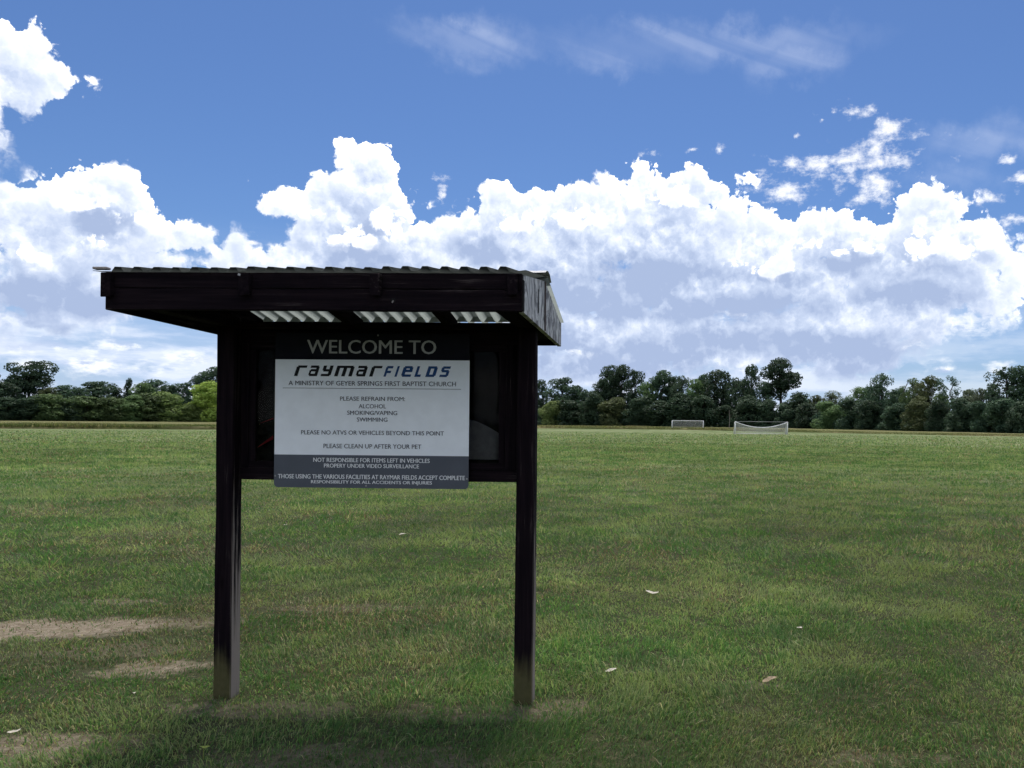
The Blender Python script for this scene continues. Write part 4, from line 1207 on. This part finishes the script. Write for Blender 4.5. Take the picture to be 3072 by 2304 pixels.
def make_tree(kind, seed):
    """unit tree: height 1, half width 1 (scaled per tree); returns trunk and crown meshes built for a 16 m x 5 m tree"""
    rnd = random.Random(seed); rg = np.random.default_rng(seed)
    H, R = 16.0, 5.0
    bm = bmesh.new()
    lobes = []
    if kind == 'round':
        lo, n_l, leaf, dens = 0.08, 22, 0.46, 1.0
        tube(bm, [(0, 0, -0.3), (0.1, 0, H * .3), (-.1, .1, H * .6), (0.1, 0, H * .9)], [.30, .24, .14, .04])
    elif kind == 'open':
        lo, n_l, leaf, dens = 0.15, 22, 0.40, 0.8
        tube(bm, [(0, 0, -0.3), (0.2, 0, H * .35), (-.2, .1, H * .65), (0.2, 0, H * .93)], [.28, .22, .13, .03])
    elif kind == 'tall':
        lo, n_l, leaf, dens = 0.50, 13, 0.42, 0.95
        tube(bm, [(0, 0, -0.3), (0.2, 0, H * .3), (-.3, .1, H * .6), (0.1, 0, H * .93)], [.34, .28, .17, .04])
    elif kind == 'cone':
        lo, n_l, leaf, dens = 0.30, 14, 0.36, 0.9
        tube(bm, [(0, 0, -0.3), (0.05, 0, H * .5), (0, 0, H * .98)], [.24, .14, .03])
    elif kind == 'fork':
        lo, n_l, leaf, dens = 0.55, 10, 0.36, 0.7
        tube(bm, [(0, 0, -0.3), (0.1, 0, H * .45)], [.28, .20])
    else:  # bush: full to the ground
        lo, n_l, leaf, dens = 0.0, 18, 0.48, 1.05
        tube(bm, [(0, 0, -0.3), (0.1, 0, H * .4), (0, .1, H * .8)], [.30, .2, .05])
    for k in range(n_l):
        f = (k + 0.5) / n_l
        z = lo + (0.93 - lo) * f + rnd.uniform(-.03, .03)
        if kind == 'cone':
            rad = 0.85 * (1 - f) ** 0.8 * rnd.uniform(.5, 1.0)
        elif kind == 'fork':
            rad = rnd.uniform(.35, .95)
        elif kind == 'bush':
            rad = (0.80 if f < .55 else 0.80 * math.sqrt(max(0.02, 1 - ((f - .55) / .45) ** 2))) * rnd.uniform(.35, 1.0)
        else:
            u = (z - (lo + .97) / 2) / ((.97 - lo) / 2)
            rad = 0.86 * math.sqrt(max(0.02, 1 - abs(u) ** 2.6)) * rnd.uniform(.25, 1.0)
        a = rnd.uniform(0, 6.283) if kind != 'fork' else (0.2 if k % 2 else 3.3) + rnd.uniform(-.5, .5)
        s_ = rnd.uniform(.30, .50) * (0.72 if kind in ('cone', 'fork') else 1.0)
        c = Vector((math.cos(a) * rad * (1 - s_ * .6) * R, math.sin(a) * rad * (1 - s_ * .6) * R, z * H))
        lobes.append((c, s_ * R, s_ * R * (rnd.uniform(.62, .95) if kind != 'bush' else rnd.uniform(1.1, 1.7))))
        if rad > .2 or kind in ('tall', 'open', 'fork'):
            z0 = max(H * .18, c.z - rnd.uniform(.12, .28) * H)
            tube(bm, [(0, 0, z0), tuple(Vector((c.x * .45, c.y * .45, z0 + (c.z - z0) * .55))), tuple(c)], [.13, .08, .03], 5)
    lobes.append((Vector((rnd.uniform(-.4, .4), 0, H * .935)), R * .26, H * .062))
    trunk = bm_mesh('trunk', bm)
    C, Nn, Tn = [], [], []
    for (c, rr, rz) in lobes:
        area = 4 * math.pi * rr * rz
        cnt = int(area * dens * 2.6 / (leaf * leaf))
        d = rg.normal(size=(cnt, 3)); d /= np.linalg.norm(d, axis=1)[:, None]
        rad = 0.55 + 0.5 * rg.random(cnt) ** 0.6
        q = np.array(c) + d * rad[:, None] * np.array([rr, rr, rz])
        # gaps: clumps drop out together
        g = np.array([mnoise.noise(Vector(v) * 0.85 + Vector((seed, 0, 0))) for v in q])
        ok = g > (-0.18 if kind not in ('open', 'fork') else -0.02)
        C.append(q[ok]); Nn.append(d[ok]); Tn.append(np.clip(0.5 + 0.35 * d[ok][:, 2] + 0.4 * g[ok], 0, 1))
    C = np.concatenate(C); Nn = np.concatenate(Nn); Tn = np.concatenate(Tn)
    n = len(C)
    nr = Nn + rg.normal(0, .6, (n, 3)); nr /= np.linalg.norm(nr, axis=1)[:, None]
    up = rg.normal(size=(n, 3)); a = np.cross(nr, up); a /= np.linalg.norm(a, axis=1)[:, None]; b = np.cross(nr, a)
    s1 = leaf * (0.5 + 0.7 * rg.random(n))[:, None] * .5; s2 = s1 * (0.55 + 0.5 * rg.random(n))[:, None]
    # five-cornered ragged leaf sprays
    P = np.stack([C - a * s1, C - a * s1 * .2 - b * s2, C + a * s1 * .9 - b * s2 * .4, C + a * s1 * .6 + b * s2 * .8, C - a * s1 * .4 + b * s2], 1)
    me = bpy.data.meshes.new('crown')
    me.vertices.add(n * 5); me.vertices.foreach_set('co', P.astype(np.float32).ravel())
    me.loops.add(n * 5); me.loops.foreach_set('vertex_index', np.arange(5 * n, dtype=np.int32))
    me.polygons.add(n); me.polygons.foreach_set('loop_start', (np.arange(n) * 5).astype(np.int32))
    me.update(calc_edges=True)
    at = me.attributes.new('tone', 'FLOAT', 'POINT')
    at.data.foreach_set('value', np.repeat(Tn, 5).astype(np.float32))
    return trunk, me

VAR = {}
for kind, nvar in (('round', 5), ('open', 4), ('tall', 2), ('cone', 1), ('fork', 1), ('bush', 5)):
    VAR[kind] = [make_tree(kind, 100 * len(VAR) + 7 * k + 3) for k in range(nvar)]
CROWN = {}
def crown_with(me, tint):
    key = (me.name, tint)
    if key not in CROWN:
        c = me.copy(); c.materials.clear(); c.materials.append(FOL[tint]); CROWN[key] = c
    return CROWN[key]
for k_ in VAR.values():
    for tk, cr_ in k_:
        tk.materials.append(M_bark)
rt = random.Random(77)
def place_tree(name, X, Y, h, w, kind, tint, label, group, zsink=0.0):
    tk, cr_ = VAR[kind][rt.randrange(len(VAR[kind]))]
    root = obj(name, None, None, None, (X, Y, 0.0), (0, 0, rt.uniform(0, 6.28)))
    root.scale = (w / 5.0 * 1.55, w / 5.0 * 1.55, h / 16.0)
    tag(root, label, 'tree', group)
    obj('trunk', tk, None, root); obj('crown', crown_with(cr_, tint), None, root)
    return root
ORD = ['first', 'second', 'third', 'fourth', 'fifth', 'sixth', 'seventh', 'eighth', 'ninth', 'tenth', 'eleventh', 'twelfth', 'thirteenth', 'fourteenth', 'fifteenth', 'sixteenth', 'seventeenth', 'eighteenth', 'nineteenth', 'twentieth']
ORD += ['twenty ' + o for o in ORD[:9]] + ['thirtieth'] + ['thirty ' + o for o in ORD[:9]]
TINT_WORD = {'d': 'dark green', 'm': 'mid green', 'l': 'light green', 'y': 'bright yellow green', 'o': 'olive green', 'p': 'pale green'}
KIND_WORD = {'round': 'rounded leafy tree', 'open': 'open crowned tree with sky showing through', 'tall': 'tall high crowned tree', 'cone': 'slender pointed tree', 'fork': 'thin forked tree'}
NAME = {'round': 'broadleaf_tree', 'open': 'broadleaf_tree', 'tall': 'tall_tree', 'cone': 'pointed_tree', 'fork': 'forked_tree'}
nl_ = nr_ = 0
for (X, Y, h, w, kind, tint) in TREES:
    if X / Y < -0.5:
        nl_ += 1; where = ORD[nl_ - 1] + ' from left in back row left of kiosk'
    else:
        nr_ += 1; where = ORD[nr_ - 1] + ' in back row right of kiosk'
    place_tree(NAME[kind], X, Y, h, w, kind, tint, TINT_WORD[tint] + ' ' + KIND_WORD[kind].replace('leafy ', '').replace(' with sky showing through', '') + ', ' + where, 'trees along the far edge of the field')
nl_ = nr_ = 0
for (X, Y, h, w, tint) in FRONT_TREES:
    if X / Y < -0.5:
        nl_ += 1; where = ORD[nl_ - 1] + ' from left in the low row left of kiosk'
    else:
        nr_ += 1; where = ORD[nr_ - 1] + ' in the low row right of kiosk'
    place_tree('bushy_tree', X, Y, h, w * 1.12, 'bush', tint, TINT_WORD[tint] + ' bushy tree, ' + where, 'low trees in front of the far tree line')
for k_, (X, Y, h, w) in enumerate(HIDDEN_TREES):
    place_tree('broadleaf_tree', X, Y, h, w, 'round', 'd', 'dark green tree hidden behind the kiosk, ' + ORD[k_] + ' from left of those there', 'trees behind the kiosk')

# dead leaning snag that sticks out of the tree line
bm = bmesh.new()
tube(bm, [(0, 0, -0.3), (0.5, 0, 5.0), (2.2, 0, 9.9), (3.1, 0, 12.4), (4.0, 0, 14.4)], [.22, .2, .17, .12, .03])
tube(bm, [(2.4, 0, 10.4), (2.7, .1, 11.6), (2.65, .1, 12.3)], [.07, .05, .02], 5)
tube(bm, [(3.2, 0, 12.6), (3.9, .1, 13.2)], [.05, .02], 5)
snag = obj('dead_tree', bm_mesh('dead_tree', bm), M_bark, None, (72.5, 226.0, 0))
tag(snag, 'bare dead trunk leaning right above the tree line', 'dead tree')
bm = bmesh.new()
tube(bm, [(0, 0, -0.3), (0.1, 0, 3.0), (-0.05, 0, 5.6)], [.11, .09, .05], 8)
tube(bm, [(0.1, 0, 3.2), (0.6, 0, 4.4)], [.04, .015], 5)
pole = obj('pale_sapling', bm_mesh('pale_sapling', bm), M_palebark, None, (27.97, 241.0, 0))
tag(pole, 'thin pale bare sapling trunk standing between the two goals', 'sapling')

# ------------------------------------------------------------------ dense wood and undergrowth that read as one mass
def mass_mesh(name, N, depth0, depth1, hfun, leaf, seed, tmin=0.0, tmax=None, low=0.0):
    rg = np.random.default_rng(seed)
    bl = np.array(BASE_LINE)
    seg = np.linalg.norm(np.diff(bl, axis=0), axis=1); cum = np.concatenate([[0], np.cumsum(seg)])
    s_ = rg.random(N) * cum[-1]
    i = np.clip(np.searchsorted(cum, s_) - 1, 0, len(seg) - 1); f = ((s_ - cum[i]) / seg[i])[:, None]
    p = bl[i] * (1 - f) + bl[i + 1] * f
    u = p / np.linalg.norm(p, axis=1)[:, None]
    p = p + u * (depth0 + (depth1 - depth0) * rg.random(N))[:, None]
    hh = hfun(p[:, 0], p[:, 1])
    z = low + hh * rg.random(N) ** 0.8
    lump = vnoise(p[:, 0] + z * .7, p[:, 1] * .5 + z * 1.3, 0.5, seed, 3)
    k = lump > 0.34
    p, z, lump, n = p[k], z[k], lump[k], int(k.sum())
    C = np.stack([p[:, 0], p[:, 1], z], 1)
    nr = rg.normal(size=(n, 3)); nr[:, 2] = np.abs(nr[:, 2]) + .3; nr /= np.linalg.norm(nr, axis=1)[:, None]
    up = rg.normal(size=(n, 3)); a = np.cross(nr, up); a /= np.linalg.norm(a, axis=1)[:, None]; b = np.cross(nr, a)
    s1 = leaf * (0.5 + 0.7 * rg.random(n))[:, None]; s2 = s1 * .75
    P = np.stack([C - a * s1, C - b * s2, C + a * s1 * .9, C + b * s2], 1)
    me = bpy.data.meshes.new(name)
    me.vertices.add(n * 4); me.vertices.foreach_set('co', P.astype(np.float32).ravel())
    me.loops.add(n * 4); me.loops.foreach_set('vertex_index', np.arange(4 * n, dtype=np.int32))
    me.polygons.add(n); me.polygons.foreach_set('loop_start', (np.arange(n) * 4).astype(np.int32))
    me.update(calc_edges=True)
    at = me.attributes.new('tone', 'FLOAT', 'POINT')
    at.data.foreach_set('value', np.repeat(lump, 4).astype(np.float32))
    return me
scale_d = lambda x, y: np.clip(np.hypot(x, y) / 330.0, 0.5, 1.25)
tag(obj('undergrowth', mass_mesh('undergrowth', 80000, -9.0, 7.0, lambda x, y: (1.2 + 8.5 * np.clip(vnoise(x, y, 0.10, 5, 3) - 0.18, 0, 1)) * scale_d(x, y), 0.42, 51), FOL['d']),
    'dense dark shrubs and undergrowth along the foot of the far trees', 'undergrowth', kind='stuff')
tag(obj('woodland', mass_mesh('woodland', 60000, 16.0, 52.0, lambda x, y: (3.5 + 16.0 * np.clip(vnoise(x, y, 0.06, 8, 3) - 0.25, 0, 1)) * scale_d(x, y), 0.8, 52), FOL['d']),
    'deep dark wood closing the view behind the far trees', 'wood', kind='stuff')

# ------------------------------------------------------------------ soccer goals
M_goal = plain('goal_white_paint', (0.72, 0.73, 0.74), 0.5, 0.4, 0.08, 2.0)
M_net = plain('net_cord', (0.62, 0.63, 0.64), 0.8, 0.1, 0.1, 2.0)
M_bar = plain('goal_grey_metal', (0.20, 0.21, 0.21), 0.5, 0.4, 0.1, 2.0)
def bar(pts, r, sides=8):
    bm = bmesh.new(); tube(bm, pts, [r] * len(pts), sides); return bm_mesh('bar', bm, True)
def net_mesh(surf, nu, nv, th):
    """a net of thin cords over the patch surf(u, v)"""
    bm = bmesh.new()
    def strip(pts):
        prev = None
        for q in pts:
            q = Vector(q)
            cur = [bm.verts.new(q + Vector((0, 0, th))), bm.verts.new(q + Vector((th * .9, -th * .3, -th * .5))), bm.verts.new(q + Vector((-th * .9, th * .3, -th * .5)))]
            if prev:
                for k in range(3):
                    bm.faces.new((prev[k], prev[(k + 1) % 3], cur[(k + 1) % 3], cur[k]))
            prev = cur
    for i in range(nu + 1): strip([surf(i / nu, j / 6) for j in range(7)])
    for j in range(nv + 1): strip([surf(i / 12, j / nv) for i in range(13)])
    return bm_mesh('net', bm)
def goal(loc, rz, W, Hh, depth, sag, label, thick, net_th):
    g = obj('soccer_goal', None, None, None, loc, (0, 0, rz))
    tag(g, label, 'soccer goal', 'goals at the far end of the field')
    for s_ in (-1, 1):
        obj('post', bar([(s_ * W / 2, 0, -0.1), (s_ * W / 2, 0, Hh)], thick), M_goal, g)
        obj('stay', bar([(s_ * W / 2, 0, Hh - 0.05), (s_ * W / 2, depth * .45, Hh - 0.10), (s_ * W / 2, depth, 0.02)], thick * .55, 6), M_goal, g)
    obj('ground_bar', bar([(-W / 2, depth, 0.04), (W / 2, depth, 0.04)], thick * .5, 6), M_goal, g)
    if sag > 0:
        obj('crossbar', bar([(-W / 2, 0.02, Hh - .01), (W / 2, 0.02, Hh - 0.01)], thick * .45, 6), M_bar, g)
        obj('net_rope', bar([(-W / 2 + W * k / 16, -0.05, Hh - .05 - sag * (1 - (k / 8 - 1) ** 2)) for k in range(17)], thick * 1.05, 7), M_net, g)
    else:
        obj('crossbar', bar([(-W / 2 - thick, 0, Hh), (W / 2 + thick, 0, Hh)], thick * .9), M_goal, g)
    top = lambda u: Hh - .05 - sag * (1 - (2 * u - 1) ** 2)
    obj('net', net_mesh(lambda u, v: ((u - .5) * W, depth * v * (0.35 + 0.65 * v), max(0.03, top(u) * (1 - v) ** 0.8 + 0.02)), 44, 14, net_th), M_net, g)
    for s_ in (-1, 1):
        obj('side_net', net_mesh(lambda u, v: (s_ * W / 2, depth * u, max(0.02, (Hh - .06) * (1 - u) * v)), 10, 10, net_th), M_net, g)
    return g
goal((18.94, 121.5, 0), 0.0, 7.86, 1.88, 2.0, 0.85, 'white soccer goal with a sagging net, the nearer and larger of two', 0.075, 0.017)
goal((12.5, 193.0, 0), 0.05, 7.5, 2.15, 2.2, 0.0, 'small far soccer goal with straight crossbar, left of the sagging goal', 0.08, 0.012)
